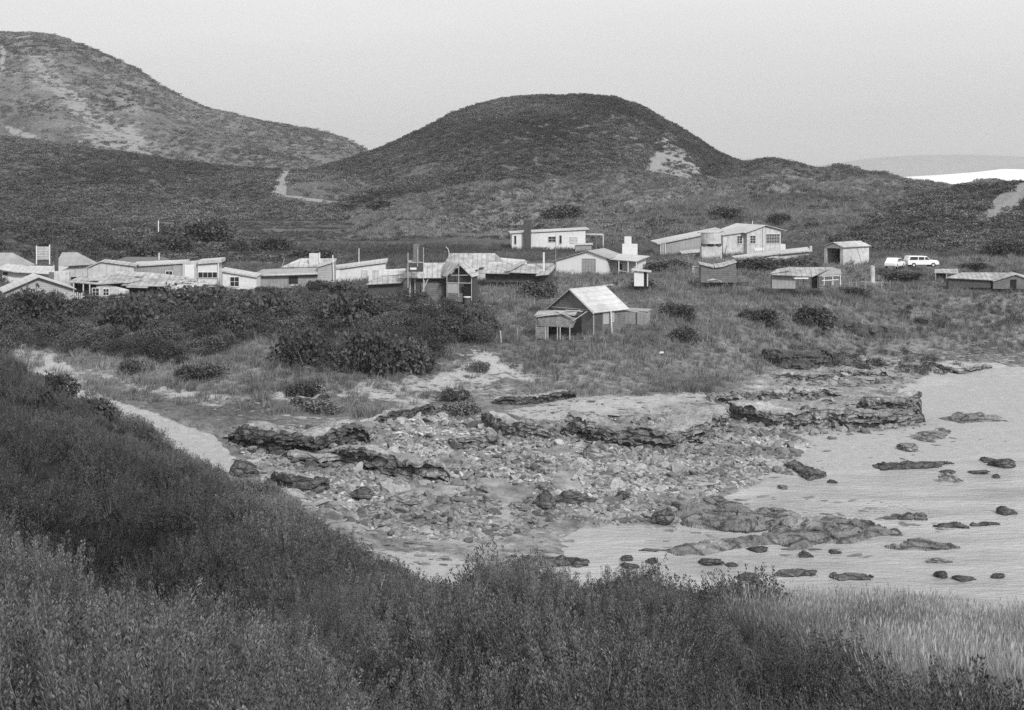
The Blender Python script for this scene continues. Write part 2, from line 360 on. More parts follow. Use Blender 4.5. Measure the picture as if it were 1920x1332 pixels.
RIDGES = {
 'mountain': Ridge([(-700, 240), (-500, 200), (-300, 120), (-150, 85), (0, 66), (60, 61), (100, 65), (150, 85), (200, 108), (260, 133), (300, 160), (350, 190), (390, 208), (450, 222), (520, 236), (600, 252), (650, 267), (690, 287), (760, 322), (860, 350)], [(-700, 1000), (0, 1050), (450, 950), (900, 900)], [(-700, 560), (400, 600), (900, 640)], 9, 0.35, nz=0.02, seed=5),
 'hill_spur': Ridge([(-700, 200), (-300, 238), (0, 258), (60, 268), (150, 283), (250, 292), (330, 306), (420, 317), (520, 322), (600, 322), (660, 335), (760, 360)], 560, 390, 9.2, 0.2, nz=0.02, seed=15),
 'dome_hill': Ridge([(430, 362), (490, 345), (560, 330), (640, 304), (690, 290), (760, 262), (800, 244), (850, 217), (900, 199), (950, 187), (1020, 181), (1080, 182), (1150, 189), (1200, 204), (1250, 230), (1300, 258), (1340, 285), (1400, 310), (1450, 335), (1540, 365)], 700, 420, 9.2, 0.55, nz=0.018, seed=25),
 'front_ridge': Ridge([(600, 405), (680, 388), (760, 368), (850, 355), (900, 350), (960, 358), (1050, 335), (1140, 318), (1200, 328), (1260, 345), (1330, 345), (1400, 338), (1480, 345), (1560, 352), (1660, 365), (1800, 400)], 420, 285, 9.3, 0.2, nz=0.06, seed=35),
 'far_dunes': Ridge([(1290, 360), (1360, 325), (1400, 311), (1430, 304), (1470, 307), (1530, 322), (1590, 321), (1650, 330), (1700, 341), (1740, 345), (1790, 350), (1820, 345), (1850, 338), (1900, 342), (2000, 348), (2300, 350)], 520, 340, 9.2, 0.2, nz=0.045, seed=45),
 'low_ridge': Ridge([(1000, 428), (1100, 416), (1250, 392), (1350, 379), (1500, 371), (1620, 377), (1700, 385), (1800, 398), (1950, 410)], 330, 262, 9.2, 0.2, nz=0.055, seed=55),
 'dark_dune': Ridge([(1500, 440), (1570, 415), (1640, 395), (1700, 378), (1780, 358), (1840, 350), (1900, 345), (2000, 335), (2300, 320)], 315, 232, 9.0, 0.2, nz=0.03, seed=65),
 'left_rise': Ridge([(-700, 400), (-200, 408), (0, 420), (130, 424), (260, 424), (420, 446), (560, 466), (640, 478)], 262, 215, 8.9, 0.3, nz=0.05, seed=75),
}
def land_z(x, Y):
    z = ground_z(x, Y)
    if np.max(Y) > 200:
        for r in RIDGES.values(): z = np.maximum(z, r.z(x, Y))
    return z
def gz(x, Y): return float(land_z(np.array([x]), np.array([Y]))[0])
def hit(px, py, y0=76.0, y1=700.0):
    """nearest ground point beyond y0 on the sight line through px, py"""
    Y = np.geomspace(y0, y1, 1500); x = (px - 960) / F * Y
    q = to_img(x, Y, land_z(x, Y))[1]; k = np.where(q <= py)[0]
    i = k[0] if len(k) else len(Y) - 1
    return np.array([x[i], Y[i], gz(x[i], Y[i])])

# colour zones of the ground, as patches fixed to the ground plan
def zones(x, Y, z, which):
    px, py = to_img(x, Y, z)
    def patch(P, soft=14):
        d = pdist(px, py, P); i = inpoly(px, py, P); return np.clip(0.5 + np.where(i, d, -d) / (2 * soft), 0, 1)
    sand = np.zeros(len(x)); rock = np.zeros(len(x)); alb = np.full(len(x), 0.10)
    if which == 'ground':
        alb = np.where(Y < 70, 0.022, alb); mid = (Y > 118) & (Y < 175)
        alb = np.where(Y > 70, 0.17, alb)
        alb = np.where((Y > 150) & (px < 900), 0.09, alb); alb = np.where(Y > 225, 0.095, alb)
        sh = (Y > 64) & (Y < 150)
        sandp = np.maximum.reduce([patch([(90, 650), (190, 740), (400, 815), (420, 840), (560, 990), (300, 1100), (0, 900), (0, 640)], 8),
            patch([(80, 680), (170, 690), (350, 715), (470, 735), (640, 715), (840, 680), (900, 640), (1060, 720), (880, 745), (780, 770), (560, 760), (400, 770), (240, 745)], 22) * 0.6,
            patch([(1080, 745), (1330, 738), (1300, 775), (1000, 790), (940, 770)], 10),
            patch([(1680, 730), (1780, 675), (1960, 690), (2300, 700), (2300, 1100), (1250, 1100), (1300, 950), (1500, 900), (1450, 850), (1340, 800), (1380, 785), (1700, 790)], 10),
            patch([(700, 1030), (960, 1040), (1000, 1090), (800, 1100)], 8)])
        sand = np.where(sh | ((Y > 118) & (Y < 175)), sandp, 0)
        rockp = np.maximum.reduce([patch([(430, 800), (620, 800), (900, 770), (1000, 800), (1340, 745), (1440, 700), (1620, 665), (1780, 680), (1680, 730), (1700, 800), (1350, 800), (1480, 860), (1460, 900), (1300, 950), (1240, 1000), (1080, 990), (1050, 1050), (960, 1080), (700, 1000), (560, 980)], 12)])
        rock = np.where((Y > 70) & (Y < 172), rockp, 0)
        sand = np.maximum(sand, np.where((Y > 195) & (Y < 240), patch([(1640, 464), (1700, 460), (1750, 458), (1700, 468), (1650, 470)], 2), 0))
    if which == 'mountain':
        alb[:] = 0.15
        sand = np.maximum.reduce([patch([(30, 75), (90, 110), (190, 200), (260, 250), (300, 300), (180, 270), (140, 230), (60, 150)], 30) * 0.72,
            patch([(130, 255), (250, 225), (300, 300), (200, 285)], 14) * 0.7, patch([(0, 232), (60, 250), (75, 262), (20, 250)], 5),
            patch([(0, 90), (12, 80), (8, 130), (0, 140)], 4)]) * 0.62 + 0.2
    if which == 'hill_spur':
        alb[:] = 0.10; sand = np.maximum(patch([(524, 319), (552, 319), (538, 345), (536, 369), (507, 369), (517, 345)], 2), patch([(510, 362), (620, 376), (690, 382), (690, 385), (600, 380), (510, 367)], 1.2) * 0.75)
    if which == 'dome_hill':
        alb[:] = 0.11
        sand = np.maximum.reduce([patch([(1210, 255), (1250, 245), (1300, 290), (1330, 330), (1290, 345), (1230, 335), (1225, 310), (1240, 290)], 12) * 0.66,
            patch([(1234, 284), (1258, 290), (1238, 305), (1234, 332), (1208, 330), (1216, 298)], 2), patch([(1240, 338), (1262, 340), (1250, 350), (1236, 346)], 2), patch([(1130, 230), (1200, 240), (1240, 270), (1190, 280)], 18) * 0.5,
            patch([(1330, 330), (1400, 318), (1390, 345), (1310, 345)], 8) * 0.5])
    if which == 'front_ridge':
        alb[:] = 0.15; sand = patch([(1170, 378), (1185, 376), (1205, 388), (1190, 390)], 3) * 0.8 + 0.12 + .5 * np.clip(fbm(x * .03, Y * .03, 88, 4) - .25, 0, 1)
    if which == 'far_dunes':
        alb[:] = 0.11; sand = patch([(1380, 320), (1430, 330), (1500, 335), (1600, 350), (1500, 370), (1440, 350)], 20) * 0.6 + 0.1 + .7 * np.clip(fbm(x * .03, Y * .03, 87, 4) - .2, 0, 1)
    if which == 'low_ridge': alb[:] = 0.12; sand[:] = 0.14
    if which == 'dark_dune':
        alb[:] = 0.08; sand = np.maximum(patch([(1828, 422), (1872, 365), (1920, 338), (2000, 322), (1925, 378), (1880, 404)], 6), patch([(1548, 425), (1580, 418), (1570, 432)], 3) * 0.8)
    if which == 'left_rise': alb[:] = 0.10; sand[:] = 0.08
    return {'sand': ('FLOAT', sand.astype(np.float32)), 'rock': ('FLOAT', rock.astype(np.float32)), 'alb': ('FLOAT', alb.astype(np.float32))}

def grid_mesh(name, px0, px1, nx, ys, zf, material, zone):
    p = np.linspace(px0, px1, nx); PX, YY = np.meshgrid(p, ys, indexing='ij'); X = (PX - 960) / F * YY
    Z = zf(X.ravel(), YY.ravel()); V = np.stack([X.ravel(), YY.ravel(), Z], 1)
    idx = np.arange(nx * len(ys)).reshape(nx, len(ys))
    q = np.stack([idx[:-1, :-1], idx[1:, :-1], idx[1:, 1:], idx[:-1, 1:]], -1).reshape(-1, 4)
    me = mesh_np(name, V, q, material, smooth=True, attrs=zones(V[:, 0], V[:, 1], V[:, 2], zone))
    o = link(name, me); return tag(o, kind='structure')
ys = np.concatenate([np.geomspace(1, 70, 300)[:-1], np.linspace(70, 180, 420)[:-1], np.geomspace(180, 2600, 160)])
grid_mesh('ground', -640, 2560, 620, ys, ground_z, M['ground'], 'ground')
for k, r in RIDGES.items():
    y0 = r.yt.min() * 0.94; y1 = (r.yc + (r.yc - r.yt) * r.back).max() * 1.02
    grid_mesh(k, r.px[0] + 4, r.px[-1] - 4, 360, np.linspace(y0, y1, 170), r.z, M['hill'], k)
# white dunes and a low pale headland far along the coast
def far_land(name, sil, yc, depth, material, zt=-4):
    sil = np.array(sil, float); p = np.linspace(sil[0, 0], sil[-1, 0], 160); py = np.interp(p, sil[:, 0], sil[:, 1])
    ys_ = np.linspace(yc - depth, yc + depth, 30); PX, YY = np.meshgrid(p, ys_, indexing='ij'); X = (PX - 960) / F * YY
    zc = CZ + (HZ - py) / F * yc; t = 1 - np.abs((YY - yc) / depth)
    Z = zt + (zc[:, None] - zt) * np.sin(np.clip(t, 0, 1) * math.pi / 2) ** 0.7
    idx = np.arange(160 * 30).reshape(160, 30); q = np.stack([idx[:-1, :-1], idx[1:, :-1], idx[1:, 1:], idx[:-1, 1:]], -1).reshape(-1, 4)
    tag(link(name, mesh_np(name, np.stack([X, YY, Z], -1).reshape(-1, 3), q, material, smooth=True)), kind='structure')
far_land('white_dunes', [(1560, 337), (1660, 334), (1750, 329), (1830, 323), (1880, 317), (1920, 318), (2100, 310), (2500, 325)], 2700, 260, M['fardune'])

M['headland'] = mat('far_headland_cover', 0.22, 0.9, 0.2, 0.01)
far_land('far_headland', [(1380, 328), (1460, 316), (1540, 310), (1640, 296), (1720, 291), (1820, 290), (1920, 294), (2100, 298), (2500, 310)], 8400, 500, M['headland'])
# ------------------------------------------------------------------ water
def water_mat():
    m = bpy.data.materials.new('sea_water'); m.use_nodes = True; t = m.node_tree; n = t.nodes; l = t.links
    b = n['Principled BSDF']; b.inputs['Roughness'].default_value = 0.16; b.inputs['IOR'].default_value = 1.33
    g = n.new('ShaderNodeNewGeometry')
    def nz(s, sc, det=6):
        mm = n.new('ShaderNodeMapping'); mm.inputs['Scale'].default_value = sc; l.new(g.outputs['Position'], mm.inputs[0])
        x = n.new('ShaderNodeTexNoise'); x.inputs['Scale'].default_value = s; x.inputs['Detail'].default_value = det; x.inputs['Roughness'].default_value = 0.65
        l.new(mm.outputs[0], x.inputs['Vector']); return x.outputs[0]
    a = nz(0.22, (.35, 1, 1), 8); r = n.new('ShaderNodeMapRange'); l.new(a, r.inputs['Value'])
    for k, v in zip(('From Min', 'From Max', 'To Min', 'To Max'), (0.35, 0.65, 0.30, 0.50)): r.inputs[k].default_value = v
    c = n.new('ShaderNodeCombineColor')
    for i in range(3): l.new(r.outputs[0], c.inputs[i])
    l.new(c.outputs[0], b.inputs['Base Color'])
    h = nz(2.2, (0.4, 1.0, 1), 8)
    bp = n.new('ShaderNodeBump'); bp.inputs['Strength'].default_value = 1.0; bp.inputs['Distance'].default_value = 0.3
    l.new(h, bp.inputs['Height']); l.new(bp.outputs[0], b.inputs['Normal'])
    return m
M['water'] = water_mat()
nx, ny = 2, 2
wv = [(-4000, 60, 0), (5900, 60, 0), (5900, 9100, 0), (-4000, 9100, 0)]
tag(link('sea', mesh_np('sea', wv, np.array([[0, 1, 2, 3]]), M['water'])), kind='structure')
# ------------------------------------------------------------------ plant and stone prototypes (numpy)
def leaf_quads(c, d, L_, W_, r):
    """quads centred at c, long axis d, lengths L_, widths W_"""
    n = len(c); d = d / (np.linalg.norm(d, axis=1, keepdims=True) + 1e-9)
    s = np.cross(d, r.normal(size=(n, 3))); s /= np.linalg.norm(s, axis=1, keepdims=True) + 1e-9
    L_ = np.broadcast_to(L_, (n,))[:, None]; W_ = np.broadcast_to(W_, (n,))[:, None]
    v = np.stack([c, c + d * L_ * .5 + s * W_ * .5, c + d * L_, c + d * L_ * .5 - s * W_ * .5], 1)
    return v.reshape(-1, 3), np.arange(n * 4).reshape(n, 4)
def join(parts):
    V = []; Fq = []; mi = []; lv = []; o = 0
    for v, f, m, l_ in parts:
        V.append(v); Fq.append(f + o); mi.append(np.full(len(f), m)); lv.append(l_); o += len(v)
    return np.concatenate(V), np.concatenate(Fq), np.concatenate(mi), np.concatenate(lv)
def ribbons(base, tip, bend, wd, seg, r, lv=(0.6, 1.4)):
    n = len(base); V = []; ax = r.normal(size=(n, 3)); ax[:, 2] *= 0.1; ax /= np.linalg.norm(ax, axis=1, keepdims=True)
    for k in range(seg + 1):
        t = k / seg; p = base + (tip - base) * t + bend * (t * t - t) * -1.0 * np.array([1, 1, 0.0]) ; w_ = wd * (1 - 0.85 * t)
        V += [p - ax * w_ / 2, p + ax * w_ / 2]
    V = np.stack(V, 1); m = 2 * (seg + 1)
    f = np.concatenate([np.stack([np.arange(n) * m + 2 * k, np.arange(n) * m + 2 * k + 1, np.arange(n) * m + 2 * k + 3, np.arange(n) * m + 2 * k + 2], 1) for k in range(seg)])
    return V.reshape(-1, 3), f, np.repeat(r.uniform(*lv, n), m)
def heath(ns, nl, hgt, rad, ll, lw, seed):
    """low rounded bush: stems fan out to a dome, each ending in a feathery plume of needles"""
    r = np.random.default_rng(seed); a = r.uniform(0, 2 * math.pi, ns); q = r.uniform(0, 1, ns) ** .6
    base = np.stack([np.cos(a) * q * rad * .3, np.sin(a) * q * rad * .3, np.full(ns, -.15)], 1)
    h = hgt * np.sqrt(np.clip(1.05 - q * q, .08, 1)) * r.uniform(.5, 1.3, ns)
    tip = np.stack([np.cos(a) * q * rad, np.sin(a) * q * rad, h], 1) + r.normal(size=(ns, 3)) * .04
    bend = np.stack([np.cos(a), np.sin(a), 0 * a], 1) * .12
    sv, sf, sl = ribbons(base, tip, bend, np.full((ns, 1), .008), 3, r)
    t = 1 - .5 * r.uniform(0, 1, (ns, nl)) ** 1.2; t[:, 0] = 1
    p = base[:, None] + (tip - base)[:, None] * t[..., None] - bend[:, None] * (t * t - t)[..., None]
    ax = (tip - base); ax[:, 2] += .25; ax /= np.linalg.norm(ax, axis=1, keepdims=True)
    o = r.normal(size=(ns, nl, 3)); o -= (o * ax[:, None]).sum(-1, keepdims=True) * ax[:, None]; o /= np.linalg.norm(o, axis=-1, keepdims=True)
    p = p + o * (.008 + .07 * (1 - t[..., None]))
    d = ax[:, None] * 1.0 + o * 0.7
    size = ll * (1.2 - .5 * t)
    lvv, lf = leaf_quads(p.reshape(-1, 3), d.reshape(-1, 3), size.ravel(), lw, r)
    stemtone = np.repeat(r.uniform(.55, 1.5, ns), nl * 4); leaft = np.repeat(r.uniform(.6, 1.4, ns * nl), 4)
    return join([(sv, sf, 1, sl * .6), (lvv, lf, 0, stemtone * leaft)])
def tuft(nb, hgt, rad, wd, seed, lean=.35, heads=True):
    r = np.random.default_rng(seed); a = r.uniform(0, 2 * math.pi, nb); q = r.uniform(0, 1, nb) ** .7
    base = np.stack([np.cos(a) * q * rad * .5, np.sin(a) * q * rad * .5, np.full(nb, -.08)], 1)
    h = hgt * r.uniform(.5, 1.1, nb)
    tip = base + np.stack([np.cos(a) * q * lean * h + .12 * h, np.sin(a) * q * lean * h, h], 1) + r.normal(size=(nb, 3)) * [.06, .06, 0]
    bend = (tip - base) * [-.5, -.5, 0]
    v, f, l_ = ribbons(base, tip, bend, np.full((nb, 1), wd), 3, r, (.55, 1.5))
    P = [(v, f, 0, l_)]
    if heads:
        k = r.random(nb) < .35; c = tip[k]; d = (tip - base)[k]
        hv, hf = leaf_quads(c - d * .05, d, hgt * .14, wd * 2.2, r); P.append((hv, hf, 0, np.repeat(r.uniform(1.2, 1.9, len(c)), 4)))
    return join(P)
def crown(nl, rx, ry, rz, ll, lw, seed, lumps=9, base=.1, woody=True, fill=.35):
    """leaf faces spread through overlapping lumps, gaps between them"""
    r = np.random.default_rng(seed)
    a = r.uniform(0, 2 * math.pi, lumps); q = np.sqrt(r.uniform(0, 1, lumps)) * .62
    c = np.stack([np.cos(a) * q * rx, np.sin(a) * q * ry, (base + r.uniform(.2, .62, lumps) * (1 - .5 * q)) * rz * 1.0], 1)
    lr = r.uniform(.2, .48, lumps); lt = r.uniform(.75, 1.3, lumps)
    k = r.integers(0, lumps, nl); d = r.normal(size=(nl, 3)); d /= np.linalg.norm(d, axis=1, keepdims=True)
    rr = (1 - fill * r.uniform(0, 1, nl) ** 2) * r.uniform(.85, 1.12, nl)
    p = c[k] + d * (lr[k] * rr)[:, None] * [rx, ry, rz]
    tw = vn(p[:, 0] * 5 / rx, p[:, 1] * 5 / rx + p[:, 2] * 4 / rz, seed) > .3
    ok = (p[:, 2] > -.05 * rz) & tw; p = p[ok]; d = d[ok]; k = k[ok]
    v, f = leaf_quads(p, d * .7 + r.normal(size=d.shape) * .6 + [0, 0, .35], ll * r.uniform(.6, 1.3, len(p)), lw, r)
    P = [(v, f, 0, np.repeat(lt[k] * r.uniform(.6, 1.45, len(p)), 4))]
    if woody:
        b = np.zeros((lumps, 3)) + r.normal(size=(lumps, 3)) * [.08 * rx, .08 * ry, 0]; b[:, 2] = -.15 * rz
        sv, sf, sl = ribbons(b, c, (c - b) * .2, np.full((lumps, 1), .05 * rx), 3, r); P.append((sv, sf, 1, sl))
    return join(P)
def stone(seed, sub=2, flat=.6, cuts=7):
    bm = bmesh.new(); bmesh.ops.create_icosphere(bm, subdivisions=sub, radius=1)
    r = np.random.default_rng(seed); co = np.array([v.co for v in bm.verts]); fs = np.array([[v.index for v in f.verts] for f in bm.faces]); bm.free()
    for i in range(cuts):
        n_ = r.normal(size=3); n_ /= np.linalg.norm(n_); dd = r.uniform(.45, .8); e = co @ n_ - dd; co -= np.outer(np.maximum(e, 0), n_)
    of = r.uniform(0, 50, 3)
    nn = np.array([mnoise.fractal(Vector(c * 1.7 + of), 0.8, 2.0, 4) for c in co])
    co = co * (1 + .22 * nn[:, None]) * [1, .8, flat]
    return co, fs

def nodes_instancer(name, K):
    g = bpy.data.node_groups.new(name, 'GeometryNodeTree')
    g.interface.new_socket('Geometry', in_out='INPUT', socket_type='NodeSocketGeometry')
    g.interface.new_socket('Geometry', in_out='OUTPUT', socket_type='NodeSocketGeometry')
    n = g.nodes; l = g.links; gi = n.new('NodeGroupInput'); go = n.new('NodeGroupOutput'); jn = n.new('GeometryNodeJoinGeometry')
    def named(k, ty):
        a = n.new('GeometryNodeInputNamedAttribute'); a.data_type = ty; a.inputs['Name'].default_value = k; return a.outputs['Attribute']
    pid = named('pid', 'INT'); rot = named('rot', 'FLOAT_VECTOR'); scl = named('scl', 'FLOAT_VECTOR')
    e2r = n.new('FunctionNodeEulerToRotation'); l.new(rot, e2r.inputs[0])
    def sepg(v):
        c = n.new('FunctionNodeCompare'); c.data_type = 'INT'; c.operation = 'EQUAL'; l.new(pid, c.inputs[2]); c.inputs[3].default_value = v
        s = n.new('GeometryNodeSeparateGeometry'); s.domain = 'POINT'; l.new(gi.outputs[0], s.inputs[0]); l.new(c.outputs[0], s.inputs[1]); return s.outputs[0]
    for k in range(K):
        i = n.new('GeometryNodeInstanceOnPoints'); l.new(sepg(-1 - k), i.inputs['Points']); l.new(sepg(k), i.inputs['Instance'])
        l.new(e2r.outputs[0], i.inputs['Rotation']); l.new(scl, i.inputs['Scale']); l.new(i.outputs[0], jn.inputs[0])
    l.new(jn.outputs[0], go.inputs[0]); return g
def stuff(name, label, cat, protos, mats, pos, rotz, scl, tone, pick, tilt=0.1):
    """one uncountable cover: prototypes live in the same mesh and are instanced on its loose points"""
    V = []; fc = []; fm = []; lv = []; pid = []; o = 0
    for k, (v, f, m, l_) in enumerate(protos):
        V.append(v); fc.append(f + o); fm.append(m); lv.append(l_); pid.append(np.full(len(v), k)); o += len(v)
    n = len(pos); V.append(pos); lv.append(np.ones(n)); pid.append(-1 - pick); tot = o + n
    rot = np.zeros((tot, 3)); rot[o:, 2] = rotz; rot[o:, :2] = rng.normal(size=(n, 2)) * tilt
    sc = np.ones((tot, 3)); sc[o:] = scl if np.ndim(scl) == 2 else np.repeat(scl[:, None], 3, 1)
    tn = np.ones(tot); tn[o:] = tone
    me = mesh_np(name, np.concatenate(V), fc, mats, fmat=np.concatenate(fm),
        attrs={'pid': ('INT', np.concatenate(pid).astype(np.int32)), 'rot': ('FLOAT_VECTOR', rot.astype(np.float32)), 'scl': ('FLOAT_VECTOR', sc.astype(np.float32)),
               'tone': ('FLOAT', tn.astype(np.float32)), 'lv': ('FLOAT', np.concatenate(lv).astype(np.float32))})
    ob = link(name, me); md = ob.modifiers.new('scatter', 'NODES'); md.node_group = nodes_instancer(name, len(protos))
    return tag(ob, label, cat, kind='stuff')

def scatter(n, px0, px1, y0, y1, zf=land_z, power=2.0):
    """random ground positions; power 2 = even per square metre, below 2 = denser towards the viewer"""
    u = rng.random(n); Y = (y0 ** power + u * (y1 ** power - y0 ** power)) ** (1 / power)
    px = rng.uniform(px0, px1, n); x = (px - 960) / F * Y; z = zf(x, Y); return x, Y, z, px, to_img(x, Y, z)[1]
def rz(n): return rng.uniform(0, 2 * math.pi, n)

# ---- foreground heath and grass
HN = [heath(34, 110, .56, .46, .03, .0075, s) for s in (1, 2, 3, 4)]
HF = [heath(24, 36, .56, .5, .055, .016, s) for s in (5, 6)]
def is_grass(px, py, x, Y):
    e = 1330 + (py - 1105) * 1.25 + 90 * fbm(x * .35, Y * .35, 71, 3)
    return (px > e) & (Y < 45)
x, Y, z, px, py = scatter(30000, -120, 2050, 6.0, 72, ground_z, 1.5)
g = is_grass(px, py, x, Y); den = vn(x * .3, Y * .3, 5)
k = (~g) & (py > 560) & (den > .04) & ((py < 1560)); x, Y, z, px, py = (a[k] for a in (x, Y, z, px, py))
f1, f2, cid = mounds(x, Y); gul = np.exp(-((px - 270) / 120) ** 2 - ((Y - 20) / 4.0) ** 2)
k = (f1 < .50 + .10 * rng.normal(size=len(x))) & (rng.random(len(x)) > .75 * gul); x, Y, z, px, py, cid = (a[k] for a in (x, Y, z, px, py, cid))
n = len(x); near = Y < 22; pick = np.where(near, rng.integers(0, 4, n), 4 + rng.integers(0, 2, n))
tone = (1 + .45 * fbm(x * .12, Y * .12, 33, 3)) * rng.uniform(.8, 1.2, n)
tone *= (.5 + 1.0 * cid) * np.clip(1 + .5 * fbm(x * .25 + Y * .1, Y * .08, 66, 3), .5, 1.5)
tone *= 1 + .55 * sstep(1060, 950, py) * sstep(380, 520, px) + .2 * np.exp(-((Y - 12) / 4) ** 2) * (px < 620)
tone *= 1 - .30 * sstep(620, 300, px) * (Y > 16.5) * (Y < 50) + .35 * sstep(1000, 1250, px)*0  # darker left-slope plants; part of the gully shade is put into their tone
sc = rng.uniform(.6, 1.25, n) * (1 + .35 * fbm(x * .4, Y * .4, 12, 2)) * np.where(Y > 40, .85, 1)
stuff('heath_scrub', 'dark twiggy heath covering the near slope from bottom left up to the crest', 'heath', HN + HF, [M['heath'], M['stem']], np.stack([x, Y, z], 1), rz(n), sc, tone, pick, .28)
GN = [tuft(60, .6, .35, .005, s, .4) for s in (11, 12)]; GF = [tuft(60, .6, .4, .006, s, .45) for s in (13, 14)]
x, Y, z, px, py = scatter(34000, 1150, 2080, 7, 44, ground_z, 1.6)
k = is_grass(px, py, x, Y); x, Y, z, px, py = (a[k] for a in (x, Y, z, px, py)); n = len(x)
pick = np.where(Y < 20, rng.integers(0, 2, n), 2 + rng.integers(0, 2, n))
stuff('tall_grass', 'pale tall grass on the near slope at the bottom right of the photo', 'grass', GN + GF, [M['grass']], np.stack([x, Y, z], 1), rz(n) * .3, rng.uniform(.7, 1.25, n), rng.uniform(.75, 1.2, n) * (1 + .35 * fbm(x * .3, Y * .3, 8, 3)), pick, .1)
# sparse grass stems through the heath
x, Y, z, px, py = scatter(900, 400, 2000, 12, 48, ground_z, 1.6); k = ~is_grass(px, py, x, Y) & (vn(x * .4, Y * .4, 9) > .6); x, Y, z = x[k], Y[k], z[k]; n = len(x)
stuff('heath_grass', 'thin pale grass blades poking up through the dark heath', 'grass', GF, [M['grass']], np.stack([x, Y, z], 1), rz(n), rng.uniform(.8, 1.2, n), rng.uniform(.4, .7, n), rng.integers(0, 2, n), .15)

# ---- grass of the terrace round the huts
TF = [tuft(22, .62, .6, .05, s, .5, False) for s in (21, 22, 23)]
x, Y, z, px, py = scatter(52000, -120, 2060, 120, 262)
bank = np.interp(px, [-200, 100, 240, 400, 620, 820, 900, 1080, 1340, 1450, 1560, 1700, 1920, 2100], [700, 700, 790, 815, 800, 760, 752, 744, 737, 690, 660, 648, 665, 670])
k = (py < bank + 6 * fbm(x * .5, Y * .5, 2, 2)) & (rng.random(len(x)) < np.where((px > 880) | (py > 640), 1, .45))
sandy = inpoly(px, py, [(80, 680), (170, 690), (350, 715), (470, 735), (640, 715), (820, 680), (840, 640), (1060, 720), (880, 755), (780, 770), (560, 765), (400, 770), (240, 745)])
k &= ~(sandy & (fbm(x * .45, Y * .45, 40, 3) < -.05))
x, Y, z, px, py = (a[k] for a in (x, Y, z, px, py)); n = len(x)
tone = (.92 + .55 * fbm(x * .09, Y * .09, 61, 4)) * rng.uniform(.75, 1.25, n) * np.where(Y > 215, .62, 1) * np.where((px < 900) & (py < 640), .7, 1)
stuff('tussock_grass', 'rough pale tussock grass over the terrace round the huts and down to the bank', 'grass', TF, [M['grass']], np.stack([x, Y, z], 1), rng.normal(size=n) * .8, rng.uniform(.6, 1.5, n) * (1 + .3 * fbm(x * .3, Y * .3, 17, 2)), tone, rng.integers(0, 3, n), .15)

# ---- scrub: the thicket below the village, and the cover of the hills
SF = [crown(190, 1, 1, 1, .24, .16, s, 7, woody=False) for s in (31, 32, 33, 34)]
SN = [crown(620, 1, 1, 1, .12, .075, s, 8, woody=False) for s in (35, 36, 37, 38)]
THICK = [(0, 575), (130, 560), (260, 530), (420, 545), (560, 545), (700, 555), (790, 575), (900, 600), (930, 650), (830, 650), (820, 690), (760, 700), (600, 700), (560, 640), (470, 650), (330, 690), (180, 665), (0, 660)]
x, Y, z, px, py = scatter(4600, -150, 1000, 128, 180); w1 = np.where(inpoly(px, py, THICK) | (px < 10), 1, 0) * (vn(x * .12, Y * .12, 3) > .18); k = w1 > 0
x2, Y2, z2, px2, py2 = scatter(3400, -150, 2060, 150, 232); k2 = (vn(x2 * .09, Y2 * .09, 77) > np.where(px2 > 1150, .6, .66))
xs, Ys, zs = np.concatenate([x[k], x2[k2]]), np.concatenate([Y[k], Y2[k2]]), np.concatenate([z[k], z2[k2]]); n = len(xs); na = k.sum(); lowr = np.where(to_img(xs, Ys, zs)[1] < 578, .55, 1)
sc = .45 + .9 * rng.random(n) ** 1.5; sc[:na] *= 1.1; sc[na:] *= .8
w1_, w2_, wc = worley(xs * .33, Ys * .28, 5); tone = rng.uniform(.75, 1.2, n) * (.55 + .95 * wc); sc = sc * (.7 + .7 * np.clip(1 - w1_ * 1.3, 0, 1)) ; sc = sc * lowr; zs = zs + 1.1 * lowr * np.clip(1 - 1.4 * w1_ ** 2, 0, 1) * (np.arange(n) < na) - .3 * (np.arange(n) < na)
stuff('scrub_thicket', 'dark low scrub between the shacks and the beach bank', 'scrub', SN, [M['scrub'], M['stem']], np.stack([xs, Ys, zs], 1), rz(n), np.stack([sc * 1.1, sc * 1.1, sc * rng.uniform(.7, 1.2, n)], 1), tone, rng.integers(0, 4, n))
def hillside(name, label, rid, n, s0, s1, tone0, seed, lim=-.6, px0=-140, px1=2060):
    r = RIDGES[rid]; a, b = max(px0, r.px[0]), min(px1, r.px[-1])
    x, Y, z, px, py = scatter(n, a, b, r.yt.min(), (r.yc * 1.06).max(), r.z)
    k = (z > 8.6) & (z + .6 > land_z(x, Y)); zn = zones(x, Y, z, rid)['sand'][1]
    k &= (rng.random(len(x)) > zn * 1.1) & (zn < .8); k &= fbm(x * .03, Y * .03, seed, 4) + .12 * rng.normal(size=len(x)) > lim
    x, Y, z = x[k], Y[k], z[k]; m_ = len(x)
    sc = np.stack([s0 + (s1 - s0) * 1.7 * rng.random(m_) ** 2.5] * 3, 1); sc[:, 2] *= .62
    stuff(name, label, 'scrub', SF[:2], [M['scrub'], M['stem']], np.stack([x, Y, z - .2], 1), rz(m_), sc, tone0 * rng.uniform(.65, 1.35, m_) * np.clip(1 + 1.1 * fbm(x * .022, Y * .016, seed + 3, 5), .4, 1.9), rng.integers(0, 2, m_))
hillside('mountain_scrub', 'scrub speckling the tall mountain at the left', 'mountain', 30000, 1.0, 2.4, 1.75, 1, -.3)
hillside('spur_scrub', 'dark scrub on the low spur below the mountain', 'hill_spur', 19000, .9, 2.0, 1.3, 2, -.45)
hillside('dome_scrub', 'dense low scrub over the round dome hill', 'dome_hill', 38000, 1.0, 2.2, 1.3, 3, -.55)
